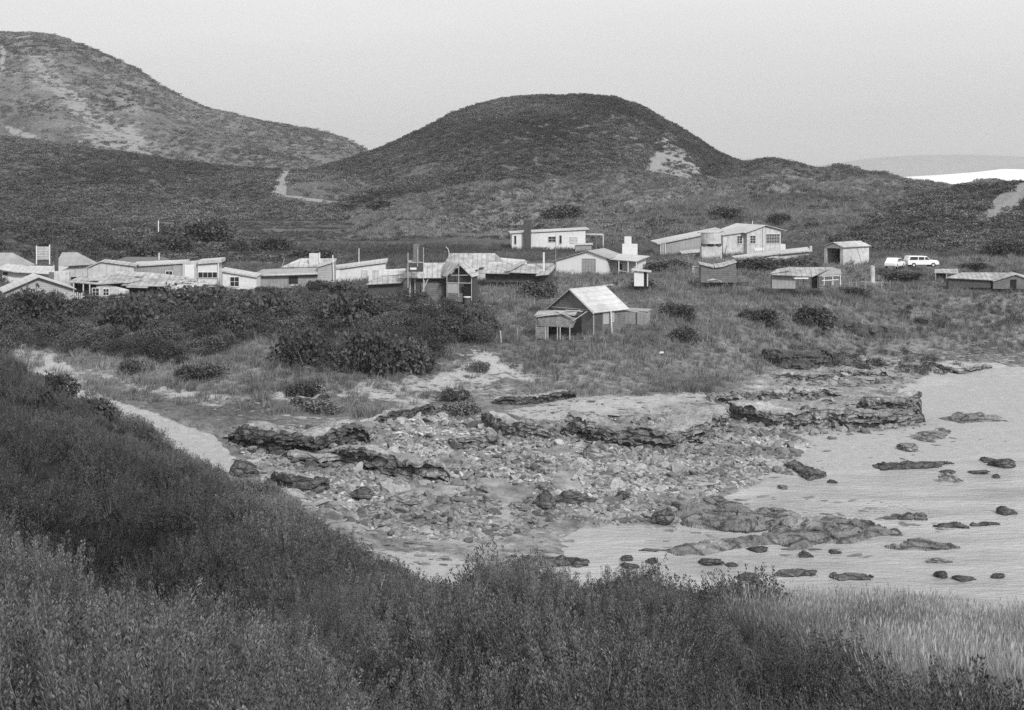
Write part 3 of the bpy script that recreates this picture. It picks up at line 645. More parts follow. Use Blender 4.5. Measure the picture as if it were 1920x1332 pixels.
hillside('ridge_scrub', 'broken scrub on the hummocky ridges below the dome hill', 'front_ridge', 13000, .6, 1.5, 1.7, 4, -.2)
hillside('dune_scrub', 'scrub on the far low dunes at the right', 'far_dunes', 11000, .8, 1.8, 1.5, 5, -.2)
hillside('low_ridge_scrub', 'scrub on the low ridge behind the long white house', 'low_ridge', 6000, .5, 1.4, 1.6, 6, -.2)
hillside('dark_dune_scrub', 'dark scrub on the dune slope at the right edge', 'dark_dune', 8000, .6, 1.5, 1.2, 7, -.5)
hillside('left_rise_scrub', 'scrub on the rise behind the left shacks', 'left_rise', 2600, .7, 1.6, .85, 8)
x, Y, z, px, py = scatter(9000, -140, 1300, 235, 420); k = (vn(x * .02, Y * .09, 55) > .5) & (py > 385); x, Y, z = x[k], Y[k], z[k]; n = len(x)
stuff('plain_scrub', 'low scrub in streaks over the flat plain behind the village', 'scrub', SF[:2], [M['scrub'], M['stem']], np.stack([x, Y, z - .1], 1), rz(n), np.stack([rng.uniform(.5, 1.3, n), rng.uniform(.5, 1.3, n), rng.uniform(.25, .6, n)], 1), rng.uniform(.7, 1.3, n), rng.integers(0, 2, n))

for rid, nn in (('front_ridge', 30000), ('low_ridge', 14000), ('far_dunes', 16000)):
    r = RIDGES[rid]; x, Y, z, px, py = scatter(nn, max(-100, r.px[0]), min(2060, r.px[-1]), r.yt.min(), (r.yc * 1.03).max(), r.z)
    k = (z > 8.8) & (z + .5 > land_z(x, Y)) & (rng.random(nn) > zones(x, Y, z, rid)['sand'][1] * 1.2); x, Y, z = x[k], Y[k], z[k]; n = len(x)
    stuff({'front_ridge': 'ridge_grass', 'low_ridge': 'low_ridge_grass', 'far_dunes': 'dune_grass'}[rid], {'front_ridge': 'pale rough grass over the hummocky ridges below the dome hill', 'low_ridge': 'pale rough grass on the low ridge behind the largest house', 'far_dunes': 'pale marram grass on the far low dunes at the right'}[rid], 'grass', TF[:2], [M['grass']], np.stack([x, Y, z], 1), rng.normal(size=n) * .8, rng.uniform(.9, 2.0, n), rng.uniform(.6, 1.2, n) * (1 + .5 * fbm(x * .04, Y * .04, 31, 3)), rng.integers(0, 2, n), .2)
# ---- single bushes that stand out
BM = []
for s in range(4):
    v, f, m_, l_ = crown(2600, 1, 1, 1, .12, .09, 50 + s, 13, woody=False)
    BM.append((v, f, l_))
def bush_meshes(material, nm):
    return [mesh_np(nm, v, f, material, attrs={'lv': ('FLOAT', l_.astype(np.float32))}) for v, f, l_ in BM]
B_DARK = bush_meshes(M['bush'], 'crown'); B_PALE = bush_meshes(M['palebush'], 'crown')
def limbs_mesh(seed):
    r = np.random.default_rng(seed); V = []; Q = []; o = 0
    for i in range(5):
        a = r.uniform(0, 6.28); p0 = np.array([r.normal() * .06, r.normal() * .06, -.15]); p2 = np.array([math.cos(a) * .45, math.sin(a) * .45, r.uniform(.35, .6)]); p1 = (p0 + p2) / 2 + r.normal(size=3) * .06
        for j, (c, rad) in enumerate(((p0, .05), (p1, .03), (p2, .01))):
            for t in range(5): V.append(c + rad * np.array([math.cos(t * 1.2566), math.sin(t * 1.2566), 0]))
            if j:
                for t in range(5): Q.append([o + (j - 1) * 5 + t, o + (j - 1) * 5 + (t + 1) % 5, o + j * 5 + (t + 1) % 5, o + j * 5 + t])
        o += 15
    return mesh_np('trunk', V, np.array(Q), M['stem'])
LIMB = limbs_mesh(3)
def bush(px, py, wpx, hpx, label, name='bush', pale=False, v=0, y0=115, group='separate coastal bushes', depth=1.0):
    p = hit(px, py, y0); s = p[1] / F
    o = empty(name, (p[0], p[1] + wpx * s * .3, gz(p[0], p[1] + wpx * s * .3) - .1 * hpx * s), random.uniform(0, 6.28), label, 'bush', group)
    for nm, me in (('crown', (B_PALE if pale else B_DARK)[v % 4]), ('trunk', LIMB)):
        c = link(nm, me, o); c.scale = (wpx * s * .56, wpx * s * .56 * depth, hpx * s * (1.25 if py > 570 and wpx > 75 and hpx > 40 and px < 900 else .95))
BUSHES = [
 (380, 462, 125, 58, 'big dark dome-shaped bush highest of the clump behind the left shacks', 0, 200),
 (320, 474, 80, 36, 'dark bush left of the big dome-shaped bush behind the left shacks', 0, 200),
 (440, 470, 60, 30, 'small dark bush hugging the right foot of the big dome-shaped bush', 0, 200),
 (505, 474, 90, 36, 'leafy bush behind the roofs right of the white box-fronted shack', 0, 200),
 (270, 486, 70, 30, 'low dark bush behind the roof with the short stovepipe', 0, 190),
 (590, 490, 90, 26, 'low rounded bush behind the square chimney of the long grey shack', 0, 200),
 (720, 392, 80, 20, 'dark low bush at the left foot of the round dome hill', 0, 260),
 (1060, 415, 90, 28, 'dark hollow bush on the ridge above the tall black chimney', 0, 250),
 (1370, 418, 80, 28, 'dark bush on the slope just behind the roof of the largest house', 0, 235),
 (1465, 418, 60, 22, 'dark bush right of the largest house roof', 0, 235),
 (60, 622, 130, 62, 'very dark wide bush below the weatherboard gable at the left edge', 0, 125),
 (150, 598, 90, 36, 'dark bush in front of the post-fronted porch', 0, 125),
 (10, 602, 60, 32, 'dark bush cut by the left edge of the photo', 0, 125),
 (350, 592, 140, 48, 'dark smooth-topped bush below the white box-fronted shack', 0, 125),
 (415, 640, 90, 55, 'large leafy bush under the white shack with the square window', 0, 125),
 (445, 600, 100, 40, 'knobbly leafed bush at the foot of the white shack with the square window', 0, 125),
 (230, 632, 130, 66, 'broad dark bush left of the dead pale branches', 0, 125),
 (500, 610, 120, 60, 'dark bush in the middle of the thicket below the long grey shack', 0, 125),
 (560, 690, 120, 60, 'big dark bush at the lower edge of the thicket above the sand', 0, 122),
 (650, 625, 130, 62, 'dark spreading bush above the largest dark bush of the thicket', 0, 125),
 (700, 712, 140, 78, 'largest dark leafy bush, overhanging the pale sand bank', 0, 120),
 (775, 705, 90, 60, 'dark bush joined to the right of the largest bush above the sand bank', 0, 120),
 (620, 556, 110, 26, 'dark low bush in front of the clapboard end wall with the pole', 0, 140),
 (590, 545, 36, 22, 'small round dark bush beside the dark paned window', 0, 140),
 (840, 640, 90, 42, 'dark rounded bush between the ruined barn and the grass slope', 0, 122),
 (895, 632, 90, 44, 'leafy bush furthest right in the thicket left of the steep-roofed hut', 0, 122),
 (770, 600, 90, 24, 'low dark bush just below the ruined barn', 0, 130),
 (1010, 560, 80, 34, 'dark bush on the grass above and left of the steep-roofed hut', 0, 150),
 (1215, 548, 70, 26, 'pale-flowered round bush below the small white outhouse', 1, 150),
 (1270, 600, 80, 36, 'dark bush standing alone right of the steep-roofed hut', 0, 135),
 (1285, 645, 60, 32, 'bush on the slope below and right of the steep-roofed hut', 0, 130),
 (1250, 505, 110, 22, 'dark hedge-like bush in front of the left wing of the largest house', 0, 180),
 (1420, 512, 120, 26, 'dark hedge-like bush under the long white verandah roof', 0, 180),
 (1505, 505, 90, 22, 'dark bush at the right end of the long white verandah roof', 0, 180),
 (1530, 620, 90, 48, 'dark mound-like bush on the bank above the eroded earth ledge', 0, 140),
 (1430, 615, 80, 30, 'grey-green bush on the grass slope left of the mound-like bush', 0, 140),
 (1600, 556, 70, 14, 'low dark streak of a bush in the grass below the open shelter', 0, 150),
 (1700, 531, 110, 12, 'low dark bush in front of the two parked cars', 0, 180),
 (1835, 510, 70, 16, 'dark bush behind the low roofs at the right edge', 0, 190),
 (1890, 480, 80, 30, 'dark bush below the sand scar at the right edge', 0, 215),
 (565, 752, 75, 38, 'dark tufty bush alone on the sand above the overhanging ledge', 0, 112),
 (375, 718, 90, 36, 'bushy clump on the sand bank left of centre', 0, 112),
 (240, 705, 70, 28, 'small bush on the sand bank near the head of the sandy chute', 0, 112),
 (850, 755, 60, 24, 'tufty bush at the foot of the sand bank above the blocky ledges', 0, 112),
 (600, 775, 100, 24, 'grassy hummock bush above the long undercut ledge', 1, 110),
 (900, 700, 46, 20, 'small grey bush on the bare pale bank below the thicket', 1, 115),
 (860, 784, 90, 34, 'grassy bush between the undercut ledge and the sand flat', 1, 108),
 (165, 760, 150, 60, 'dark heath bush on the near crest beside the sandy chute', 0, 52),
]
for i, (a, b, c, d, lab, pl, y0) in enumerate(BUSHES[:-1]): bush(a, b, c, d, lab, pale=bool(pl), v=i, y0=y0)
# low dark bush along the near crest beside the sand
for (a, b, wd, hd, lab) in ((165, 752, 110, 50, 'dark small-leaved bush on the near crest at the head of the sandy chute'), (105, 715, 80, 40, 'dark small-leaved bush on the near crest furthest left')):
    Yq = 60.; xq = (a - 960) / F * Yq; s = Yq / F; o = empty('bush', (xq, Yq, gz(xq, Yq) - .1), 1., lab, 'bush', 'separate coastal bushes')
    for nm, me in (('crown', B_DARK[2]), ('trunk', LIMB)): c = link(nm, me, o); c.scale = (wd * s * .5, 1.4, 50 * s)

for (a, Yq, wd, hd, lab) in ((1440, 27, 110, 60, 'dark leafy clump at the left end of the pale grass crest by the water'), (1745, 28, 95, 62, 'dark leafy clump on the pale grass crest at the lower right')):
    xq = (a - 960) / F * Yq; s = Yq / F; o = empty('bush', (xq, Yq, gz(xq, Yq) + .1), 1., lab, 'bush', 'separate coastal bushes')
    for nm, me in (('crown', B_DARK[1]), ('trunk', LIMB)): c = link(nm, me, o); c.scale = (wd * s * .5, .5, hd * s)
# ---- dead branches
def tube(pts, r0, r1, n=6):
    V = []; Q = []; m = len(pts)
    for j, p in enumerate(pts):
        r_ = r0 + (r1 - r0) * j / (m - 1); p = np.array(p, float); d = np.array(pts[min(j + 1, m - 1)], float) - np.array(pts[max(j - 1, 0)], float); d /= np.linalg.norm(d) + 1e-9
        u = np.cross(d, [0.3, .9, .2]); u /= np.linalg.norm(u) + 1e-9; w_ = np.cross(d, u)
        for t in range(n): V.append(p + r_ * (u * math.cos(t * 2 * math.pi / n) + w_ * math.sin(t * 2 * math.pi / n)))
        if j:
            for t in range(n): Q.append([(j - 1) * n + t, (j - 1) * n + (t + 1) % n, j * n + (t + 1) % n, j * n + t])
    return np.array(V), np.array(Q)
def tubes_obj(name, paths, material, parent=None):
    V = []; Q = []; o = 0
    for pts, r0, r1 in paths:
        v, q = tube(pts, r0, r1); V.append(v); Q.append(q + o); o += len(v)
    return link(name, mesh_np(name, np.concatenate(V), np.concatenate(Q), material, smooth=True), parent)
def dead_tree(px, py, H, label, seed):
    p = hit(px, py, 120); o = empty('dead_tree', tuple(p), 0, label, 'dead tree', 'bleached dead trees in the thicket'); r = np.random.default_rng(seed); limbs = []
    def grow(p0, d, ln, rad, dep):
        pts = [p0]; q = p0.copy()
        for i in range(4):
            d = d + r.normal(size=3) * .22; d /= np.linalg.norm(d); q = q + d * ln / 4; pts.append(q.copy())
        limbs.append((pts, rad, rad * .45))
        if dep:
            for _ in range(3): grow(pts[r.integers(1, 5)], d + r.normal(size=3) * [.7, .7, .4], ln * .65, rad * .5, dep - 1)
    for a in range(3): grow(np.array([a * .3 - .3, 0, -.4]), np.array([r.normal() * .7, r.normal() * .3, 1.]), H * .6, .11, 2)
    tubes_obj('trunk', limbs[:1], M['deadwood'], o); tubes_obj('branches', limbs[1:], M['deadwood'], o)
dead_tree(268, 612, 4.2, 'bleached dead tree with forked pale branches, left one in the thicket', 4)
dead_tree(305, 600, 3.2, 'bleached dead tree with thin upright branches, right one in the thicket', 8)

x, Y, z, px, py = scatter(500, -60, 1500, 10, 45, ground_z, 1.7); k = (rng.random(500) < .3) & (py > 700); x, Y, z = x[k], Y[k], z[k]; tw = []
r_ = np.random.default_rng(5)
for a, b, c in zip(x, Y, z):
    d = r_.normal(size=3) * [.5, .5, .2] + [0, 0, .7]; p0 = np.array([a, b, c + .1]); p1 = p0 + d * .2; p2 = p1 + (d + r_.normal(size=3) * .4) * .15
    tw.append(([p0, p1, p2], .008, .003)); tw.append(([p1, p1 + (d + r_.normal(size=3) * .6) * .12], .005, .002))
tag(tubes_obj('dead_twigs', tw, M['deadwood']), 'thin bleached dead twigs sticking up out of the dark near heath', 'twigs', kind='stuff')
# ------------------------------------------------------------------ rocks of the shore
cob = [stone(s, 2, .55, 6) for s in range(60, 66)]
CP = [(v, np.concatenate([f, f[:, :1]], 1)[:, :3], np.zeros(len(f), int), np.ones(len(v))) for v, f in cob]
CREG = [(430, 800), (600, 800), (830, 780), (1000, 800), (1100, 770), (1340, 800), (1380, 790), (1500, 830), (1520, 850), (1440, 895), (1300, 950), (1230, 975), (1050, 985), (960, 1010), (720, 1010), (560, 960), (480, 900)]
x, Y, z, px, py = scatter(60000, 400, 1560, 76, 132, ground_z); k = inpoly(px + 25 * fbm(x * .3, Y * .3, 2, 2), py + 14 * fbm(x * .3, Y * .3, 3, 2), CREG) & (fbm(x * .25, Y * .25, 44, 3) > -.36); x, Y, z = x[k][:26000], Y[k][:26000], z[k][:26000]; n = len(x)
s_ = .06 + .28 * rng.random(n) ** 3.0; s_ = np.where(rng.random(n) < .03 + .10 * (fbm(x * .2, Y * .2, 19, 2) > .35), s_ + rng.uniform(.1, .45, n), s_); s_ *= 1 + .5 * fbm(x * .15, Y * .15, 13, 2)
stuff('cobbles', 'grey cobbles and broken stones spread between the rock ledges', 'cobbles', CP, [M['cobble']], np.stack([x, Y, z + s_ * .05], 1), rz(n), np.stack([s_ * rng.uniform(.8, 1.5, n), s_, s_ * rng.uniform(.6, 1.1, n)], 1), rng.uniform(.45, 1.35, n) * np.clip(1 + .8 * fbm(x * .14, Y * .3, 29, 3), .45, 1.3) * np.where(s_ > .3, .7, 1), rng.integers(0, 6, n), .35)
x, Y, z, px, py = scatter(26000, 400, 1980, 72, 176, ground_z)
k = (inpoly(px, py, [(500, 880), (640, 960), (960, 990), (1080, 990), (1050, 1050), (980, 1080), (760, 1060), (560, 990), (430, 850)]) | inpoly(px, py, [(1360, 745), (1450, 690), (1600, 665), (1800, 680), (1700, 720), (1690, 740), (1700, 780), (1400, 780)])
     | (inpoly(px, py, [(1450, 840), (1700, 790), (1900, 780), (1900, 830), (1560, 880)]) & (rng.random(len(x)) < .06)) | (inpoly(px, py, [(1080, 738), (1340, 734), (1340, 790), (960, 800), (930, 770)]) & (rng.random(len(x)) < .5)) | (inpoly(px, py, [(180, 700), (480, 730), (640, 790), (440, 830), (250, 770)]) & (rng.random(len(x)) < .3)) | (inpoly(px, py, [(640, 715), (840, 660), (900, 640), (1060, 720), (880, 745), (780, 770)]) & (rng.random(len(x)) < .45)) | inpoly(px, py, [(1640, 670), (1760, 640), (1980, 640), (1980, 690), (1800, 680)]))
k |= (inpoly(px, py, [(1240, 940), (1460, 935), (1700, 975), (1800, 1030), (1640, 1045), (1240, 1045)]) & (rng.random(len(x)) < .30)) | (inpoly(px, py, [(1300, 1030), (1660, 1050), (1920, 1060), (1920, 1100), (1380, 1095)]) & (vn(x * .7, Y * .7, 31) > .8))
k |= inpoly(px, py, [(1360, 830), (1560, 830), (1560, 900), (1400, 910)]) & (rng.random(len(x)) < .22)
x, Y, z = x[k], Y[k], np.maximum(z[k], .0); n = len(x); s_ = .08 + .42 * rng.random(n) ** 3
stuff('flat_stones', 'dark flat stones and reef fragments lying on the shore platform', 'stones', CP, [M['cobble']], np.stack([x, Y, z - s_ * .05], 1), rng.normal(size=n) * .5, np.stack([s_ * 1.6, s_ * .9, s_ * .45], 1), rng.uniform(.35, 1.0, n), rng.integers(0, 6, n), .08)

def ledge(name, pts, zb, h, depth, label, material=None, taper=.4, over=.5, seed=1, cat='rock ledge', rough=1.0):
    """outcrop of tilted beds: stepped overhanging front, top falling back into the ground"""
    P = np.array([at(a, b, zb)[:2] for a, b in pts]); seg = np.hypot(*np.diff(P, axis=0).T); cum = np.concatenate([[0], np.cumsum(seg)]); Lt = cum[-1]
    n = max(24, int(Lt / .16)); t = np.linspace(0, Lt, n); cx = np.interp(t, cum, P[:, 0]); cy = np.interp(t, cum, P[:, 1])
    k = np.ones(9) / 9; cxs = np.convolve(np.pad(cx, 4, mode='edge'), k, 'valid'); cys = np.convolve(np.pad(cy, 4, mode='edge'), k, 'valid')
    tx_, ty_ = np.gradient(cxs), np.gradient(cys); ln = np.hypot(tx_, ty_); nxv, nyv = ty_ / ln, -tx_ / ln      # outward, towards the viewer
    u = t / Lt; env = np.clip(np.minimum(u, 1 - u) / .16, 0, 1) ** taper
    hh = h * env * (1 + .35 * fbm(t * .35, t * 0 + seed, seed, 3)); layers = max(4, int(h / .22)); rows_ = []
    gzv = ground_z(cxs, cys); zbase = np.minimum(gzv, zb) - .35
    for j in range(layers):
        f0 = j / layers; f1 = (j + 1) / layers
        cj = np.floor(t * .75 + j * 1.7 + seed) * 12.9898 + j * 78.2 + seed * 3.7; cj = np.sin(cj) * 43758.5; blk = (cj - np.floor(cj)) - .5; blk2 = vn(t * 3.1 + j * 3, np.full(n, j * 1.7), seed + 5) - .5
        off = over * (f1 - .5) * 1.1 + rough * (.55 * blk + .25 * blk2)
        for q in ((f0 + .04 / layers), f1 - .12 / layers):
            sag = .12 * (vn(t * 1.7, np.full(n, j * 2.2), seed + 8) - .5)
            zz = zbase + (gzv - zbase + hh) * q + sag * env
            rows_.append(np.stack([cxs + nxv * off * env, cys + nyv * off * env, zz], 1))
    m = 16
    for j in range(m + 1):
        f = j / m; d = f * depth; xx = cxs - nxv * (d - over * .3 * (1 - f)); yy = cys - nyv * (d - over * .3 * (1 - f)); g_ = ground_z(xx, yy)
        top = zbase + (gzv - zbase + hh); bl = sstep(.15, 1, f)
        st = .16 * np.round(3 * vn(xx * .6, yy * 1.4, seed + 2)) / 3 * env + .10 * fbm(xx * 2, yy * 2, seed, 3) * env
        zz = top * (1 - bl) + (g_ - .25) * bl + st * (1 - bl) - .05
        rows_.append(np.stack([xx, yy, zz], 1))
    R_ = len(rows_); V = np.concatenate(rows_); idx = np.arange(R_ * n).reshape(R_, n)
    q = np.stack([idx[:-1, :-1], idx[:-1, 1:], idx[1:, 1:], idx[1:, :-1]], -1).reshape(-1, 4)
    f1, f2, _c = worley(V[:, 0] * .9, V[:, 1] * .9 + V[:, 2] * .3, seed); V[:, 2] -= .22 * np.clip(1 - (f2 - f1) / .12, 0, 1) * (V[:, 2] > zb)
    V = V + np.stack([fbm(V[:, 0] * 2.2, V[:, 2] * 3, seed + 4, 3), fbm(V[:, 1] * 2.2, V[:, 2] * 3, seed + 6, 3), fbm(V[:, 0] * 2, V[:, 1] * 2, seed + 7, 3) * .5], 1) * .09
    fm_ = np.repeat((np.arange(R_ - 1) >= 2 * layers).astype(int), n - 1)
    o = link(name, mesh_np(name, V, q, [material or M['rock'], M['ground'] if False else M['earth' if cat == 'earth bank' else 'paletop']], fmat=fm_)); return tag(o, label, cat, 'rock ledges of the shore')
ledge('rock_ledge', [(432, 845), (500, 862), (560, 855), (610, 842), (692, 826)], 1.5, 1.6, 6.5, 'long undercut rock ledge with thin jutting beds, beside the sandy chute', M['darkrock'], over=1.2, seed=2)
ledge('rock_ledge', [(612, 872), (680, 884), (745, 893), (800, 902), (850, 900)], 1.0, 1.55, 3.8, 'blocky square-ended rock ledge among the cobbles left of centre', seed=3, taper=.3)
ledge('rock_ledge', [(530, 872), (560, 880), (610, 876), (650, 868)], 1.2, .6, 2.5, 'low thin-bedded ledge just below the long undercut ledge', seed=4, over=.9)
ledge('rock_ledge', [(510, 930), (550, 945), (585, 943), (618, 930)], 1.0, 1.1, 3.0, 'short dark ledge nearest the foot of the near slope', M['darkrock'], seed=5)
ledge('rock_ledge', [(905, 800), (950, 825), (990, 832), (1034, 826)], 1.0, 1.3, 3.5, 'dark undercut block above the middle of the cobbles', seed=6, taper=.3)
ledge('rock_ledge', [(838, 838), (880, 846), (915, 848), (945, 842)], 1.0, .9, 2.8, 'small pointed outcrop left of the dark undercut block', seed=7)
ledge('rock_ledge', [(1050, 820), (1110, 836), (1180, 842), (1250, 838), (1310, 828), (1352, 806), (1364, 780)], .9, 1.55, 7.0, 'largest rounded outcrop at the top of the cobbles', seed=8, rough=1.2)
ledge('rock_ledge', [(1345, 780), (1390, 796), (1450, 803), (1520, 806), (1600, 803), (1680, 800), (1735, 790)], .4, 1.5, 9.0, 'long low outcrop running out over the pale sand at right', seed=9, rough=1.2)
ledge('rock_ledge', [(1600, 780), (1650, 790), (1700, 790), (1728, 778)], .5, 2.0, 5.0, 'dark rounded head of rock at the seaward end of the long low outcrop', seed=10)
ledge('rock_ledge', [(690, 796), (740, 792), (780, 782), (818, 770)], 1.4, .85, 3.0, 'thin dark ledge under the grass above the sand bank foot', M['darkrock'], seed=11)
ledge('rock_ledge', [(920, 758), (970, 758), (1030, 752), (1082, 744)], 1.3, .95, 3.5, 'straight dark ledge under the bare pale bank', M['darkrock'], seed=12)
ledge('rock_ledge', [(540, 762), (580, 764), (620, 756)], 1.8, .7, 2.0, 'small rock step below the lone bush on the sand', M['darkrock'], seed=22)
ledge('earth_ledge', [(1425, 690), (1470, 695), (1520, 694), (1562, 684)], 1.2, 1.9, 4.0, 'eroded dark earth bank hung with roots below the mound-like bush', M['earth'], seed=13, cat='earth bank')
ledge('earth_ledge', [(1562, 654), (1620, 656), (1700, 650)], 1.1, 1.2, 4.0, 'dark grassy overhang furthest back along the right bank', M['earth'], seed=14, cat='earth bank')
ledge('rock_ledge', [(1740, 690), (1800, 700), (1860, 692)], .5, .5, 3.5, 'low stony ledge at the top of the bay under the right bank', seed=15)
ledge('rock_ledge', [(1320, 752), (1380, 756), (1440, 748), (1500, 740), (1580, 735)], 1.0, .7, 4.0, 'low bedded rocks behind the long low outcrop', seed=16)
ledge('rock_ledge', [(1450, 712), (1540, 708), (1640, 700), (1700, 706)], 1.0, .5, 4.0, 'low stony step below the eroded earth bank', seed=17)

def shelf(pts, h, label, z0=0.05, seed=1, material=None, cat='reef', res=.10, name='reef'):
    P = plan(pts, z0); lo = P.min(0) - .3; hi = P.max(0) + .3
    n = [int(min(320, max(16, (hi[i] - lo[i]) / res))) for i in (0, 1)]
    X, Yy = np.meshgrid(np.linspace(lo[0], hi[0], n[0]), np.linspace(lo[1], hi[1], n[1]), indexing='ij'); x = X.ravel(); y = Yy.ravel()
    wob = .5 * fbm(x * .8, y * .8, seed, 3); d = pdist(x, y, P); s = np.where(inpoly(x, y, P), d, -d) + wob
    rz_ = h * (1 - np.exp(-np.maximum(s, 0) / .45)) * (.65 + .5 * vn(x * .5, y * .5, seed + 1))
    rz_ += .35 * h * np.round(4 * vn(x * .8, y * 1.6, seed + 2)) / 4 * (s > .1) + .12 * fbm(x * 2.5, y * 2.5, seed + 3, 3) * (s > 0)
    f1, f2, cd = worley(x * .55 + .2 * wob, y * .8, seed + 9); g1, g2, _c = worley(x * 1.7, y * 2.3, seed + 4)
    rz_ = rz_ * (.55 + .6 * cd) + .12 * h * (.5 - g1) - (.5 * h + .05) * np.clip(1 - (f2 - f1) / .10, 0, 1) - .25 * h * np.clip(1 - (g2 - g1) / .15, 0, 1)
    z = np.where(s > 0, z0 + rz_, -.5)
    keep = s > -.35; idx = np.arange(len(x)).reshape(n); q = np.stack([idx[:-1, :-1], idx[1:, :-1], idx[1:, 1:], idx[:-1, 1:]], -1).reshape(-1, 4)
    q = q[keep[q].all(1)]; us = np.unique(q); mp_ = np.zeros(len(x), int); mp_[us] = np.arange(len(us))
    o = link(name, mesh_np(name, np.stack([x, y, z], 1)[us], mp_[q], material or M['reef'])); return tag(o, label, cat, 'low reefs at the water edge')
shelf([(1270, 960), (1290, 946), (1345, 942), (1400, 954), (1450, 980), (1458, 994), (1400, 1000), (1330, 994), (1280, 984)], .5, 'broad pale flat reef with a dark undercut edge beside the still pool', seed=1)
shelf([(1415, 962), (1450, 957), (1500, 970), (1520, 987), (1480, 994), (1440, 982)], .45, 'humped reef just right of the broad pale flat reef', seed=2)
shelf([(1430, 1006), (1450, 992), (1500, 978), (1570, 972), (1640, 986), (1700, 1004), (1640, 1008), (1600, 1018), (1540, 1020), (1500, 1028), (1460, 1022)], .34, 'wide fissured reef reaching furthest out to the right', seed=3)
shelf([(1248, 1034), (1290, 1020), (1380, 1008), (1450, 1004), (1470, 1020), (1400, 1024), (1350, 1036), (1270, 1040)], .3, 'low tongue of reef below the still pool', seed=4)
shelf([(1650, 1024), (1720, 1012), (1800, 1026), (1740, 1033), (1690, 1030)], .25, 'flat reef patch alone right of the wide fissured reef', seed=5)
shelf([(950, 1052), (1020, 1042), (1115, 1052), (1110, 1062), (1000, 1066)], .3, 'dark low reef tongue nearest the heath crest at centre', seed=6, material=M['darkrock'])
shelf([(1080, 1114), (1200, 1104), (1300, 1112), (1335, 1124), (1100, 1130)], .4, 'long dark reef half hidden behind the near crest', seed=7, material=M['darkrock'])
shelf([(1635, 874), (1700, 867), (1785, 868), (1740, 879), (1650, 882)], .3, 'long dark flat rock where sand meets water at right', seed=8, material=M['darkrock'])
shelf([(1455, 868), (1490, 864), (1555, 887), (1520, 894)], .25, 'low dark rock patch at the edge of the cobbles', seed=9, material=M['darkrock'], z0=.25)
shelf([(1755, 788), (1800, 779), (1870, 782), (1895, 794), (1800, 797)], .45, 'low rough rocks alone on the pale flat at upper right', seed=10, z0=.2)
shelf([(1450, 1078), (1475, 1070), (1535, 1070), (1538, 1080)], .3, 'left of two long dark rocks awash near the grass crest', seed=11, material=M['darkrock'])
shelf([(1555, 1080), (1600, 1074), (1642, 1080), (1636, 1087), (1580, 1086)], .3, 'right of two long dark rocks awash near the grass crest', seed=12, material=M['darkrock'])
shelf([(1650, 972), (1700, 962), (1735, 966), (1735, 974)], .3, 'dark pointed rock awash, left and uppermost of three long ones', seed=13, material=M['darkrock'])
shelf([(1745, 988), (1790, 980), (1820, 984), (1818, 990)], .3, 'dark long rock awash, middle one of three', seed=14, material=M['darkrock'])
shelf([(1824, 984), (1840, 979), (1872, 982), (1850, 987)], .25, 'dark small rock touching the right end of the middle long rock', seed=15, material=M['darkrock'])
shelf([(1700, 822), (1760, 805), (1790, 812), (1770, 826), (1720, 828)], .4, 'rough stony patch below the seaward end of the long low outcrop', seed=16, z0=.15)
shelf([(1180, 1032), (1210, 1026), (1262, 1030), (1230, 1036)], .12, 'thin dark rock barely above water left of the low reef tongue', seed=17, material=M['darkrock'])

# broken blocks at the feet of the ledges
bx_ = []
for pts, zb in (([(440, 850), (560, 862), (692, 832)], 1.4), ([(612, 880), (745, 900), (850, 908)], 1.0), ([(905, 806), (1034, 834)], 1.0), ([(1050, 828), (1180, 850), (1310, 838), (1364, 795)], .9), ([(1345, 786), (1500, 812), (1735, 796)], .3), ([(510, 938), (618, 940)], 1.0), ([(838, 845), (945, 850)], 1.0), ([(1320, 756), (1580, 742)], 1.0), ([(1450, 716), (1700, 710)], .9), ([(690, 798), (818, 776)], 1.4)):
    P_ = np.array([at(a, b, zb)[:2] for a, b in pts]); L_ = np.hypot(*np.diff(P_, axis=0).T).sum(); m_ = int(L_ * 7); t_ = rng.random(m_) * (len(P_) - 1); i_ = t_.astype(int); f_ = (t_ - i_)[:, None]
    bx_.append(P_[i_] * (1 - f_) + P_[i_ + 1] * f_ + rng.normal(size=(m_, 2)) * [.5, .9] - [0, .4])
bx_ = np.concatenate(bx_); n = len(bx_); s_ = .12 + .5 * rng.random(n) ** 2.5; zz_ = ground_z(bx_[:, 0], bx_[:, 1])
stuff('rubble', 'broken angular blocks fallen along the feet of the rock ledges', 'rubble', CP, [M['cobble']], np.stack([bx_[:, 0], bx_[:, 1], zz_ + s_ * .1], 1), rz(n), np.stack([s_ * 1.3, s_, s_ * .9], 1), rng.uniform(.3, 1.0, n), rng.integers(0, 6, n), .5)
ST = []
for i in range(6):
    v, f = stone(80 + i, 4, .7, 9); ST.append([mesh_np('boulder', v, f, M[k]) for k in ('rock', 'darkrock')])
def boulder(px, py, wpx, hpx, label, dark=0, z0=None, name='boulder', sink=.35, v=0):
    p = hit(px, py, 72) if z0 is None else at(px, py, z0); s = p[1] / F; o = link(name, ST[v % 6][dark])
    wd = wpx * s; hd = hpx * s; o.scale = (wd * .6, wd * .5, hd * .95); o.location = (p[0], p[1] + wd * .3, p[2] + hd * .95 * (.62 - sink)); o.rotation_euler = (0, random.uniform(-.15, .15), random.uniform(-.4, .4))
    return tag(o, label, 'boulder', 'boulders of the shore')
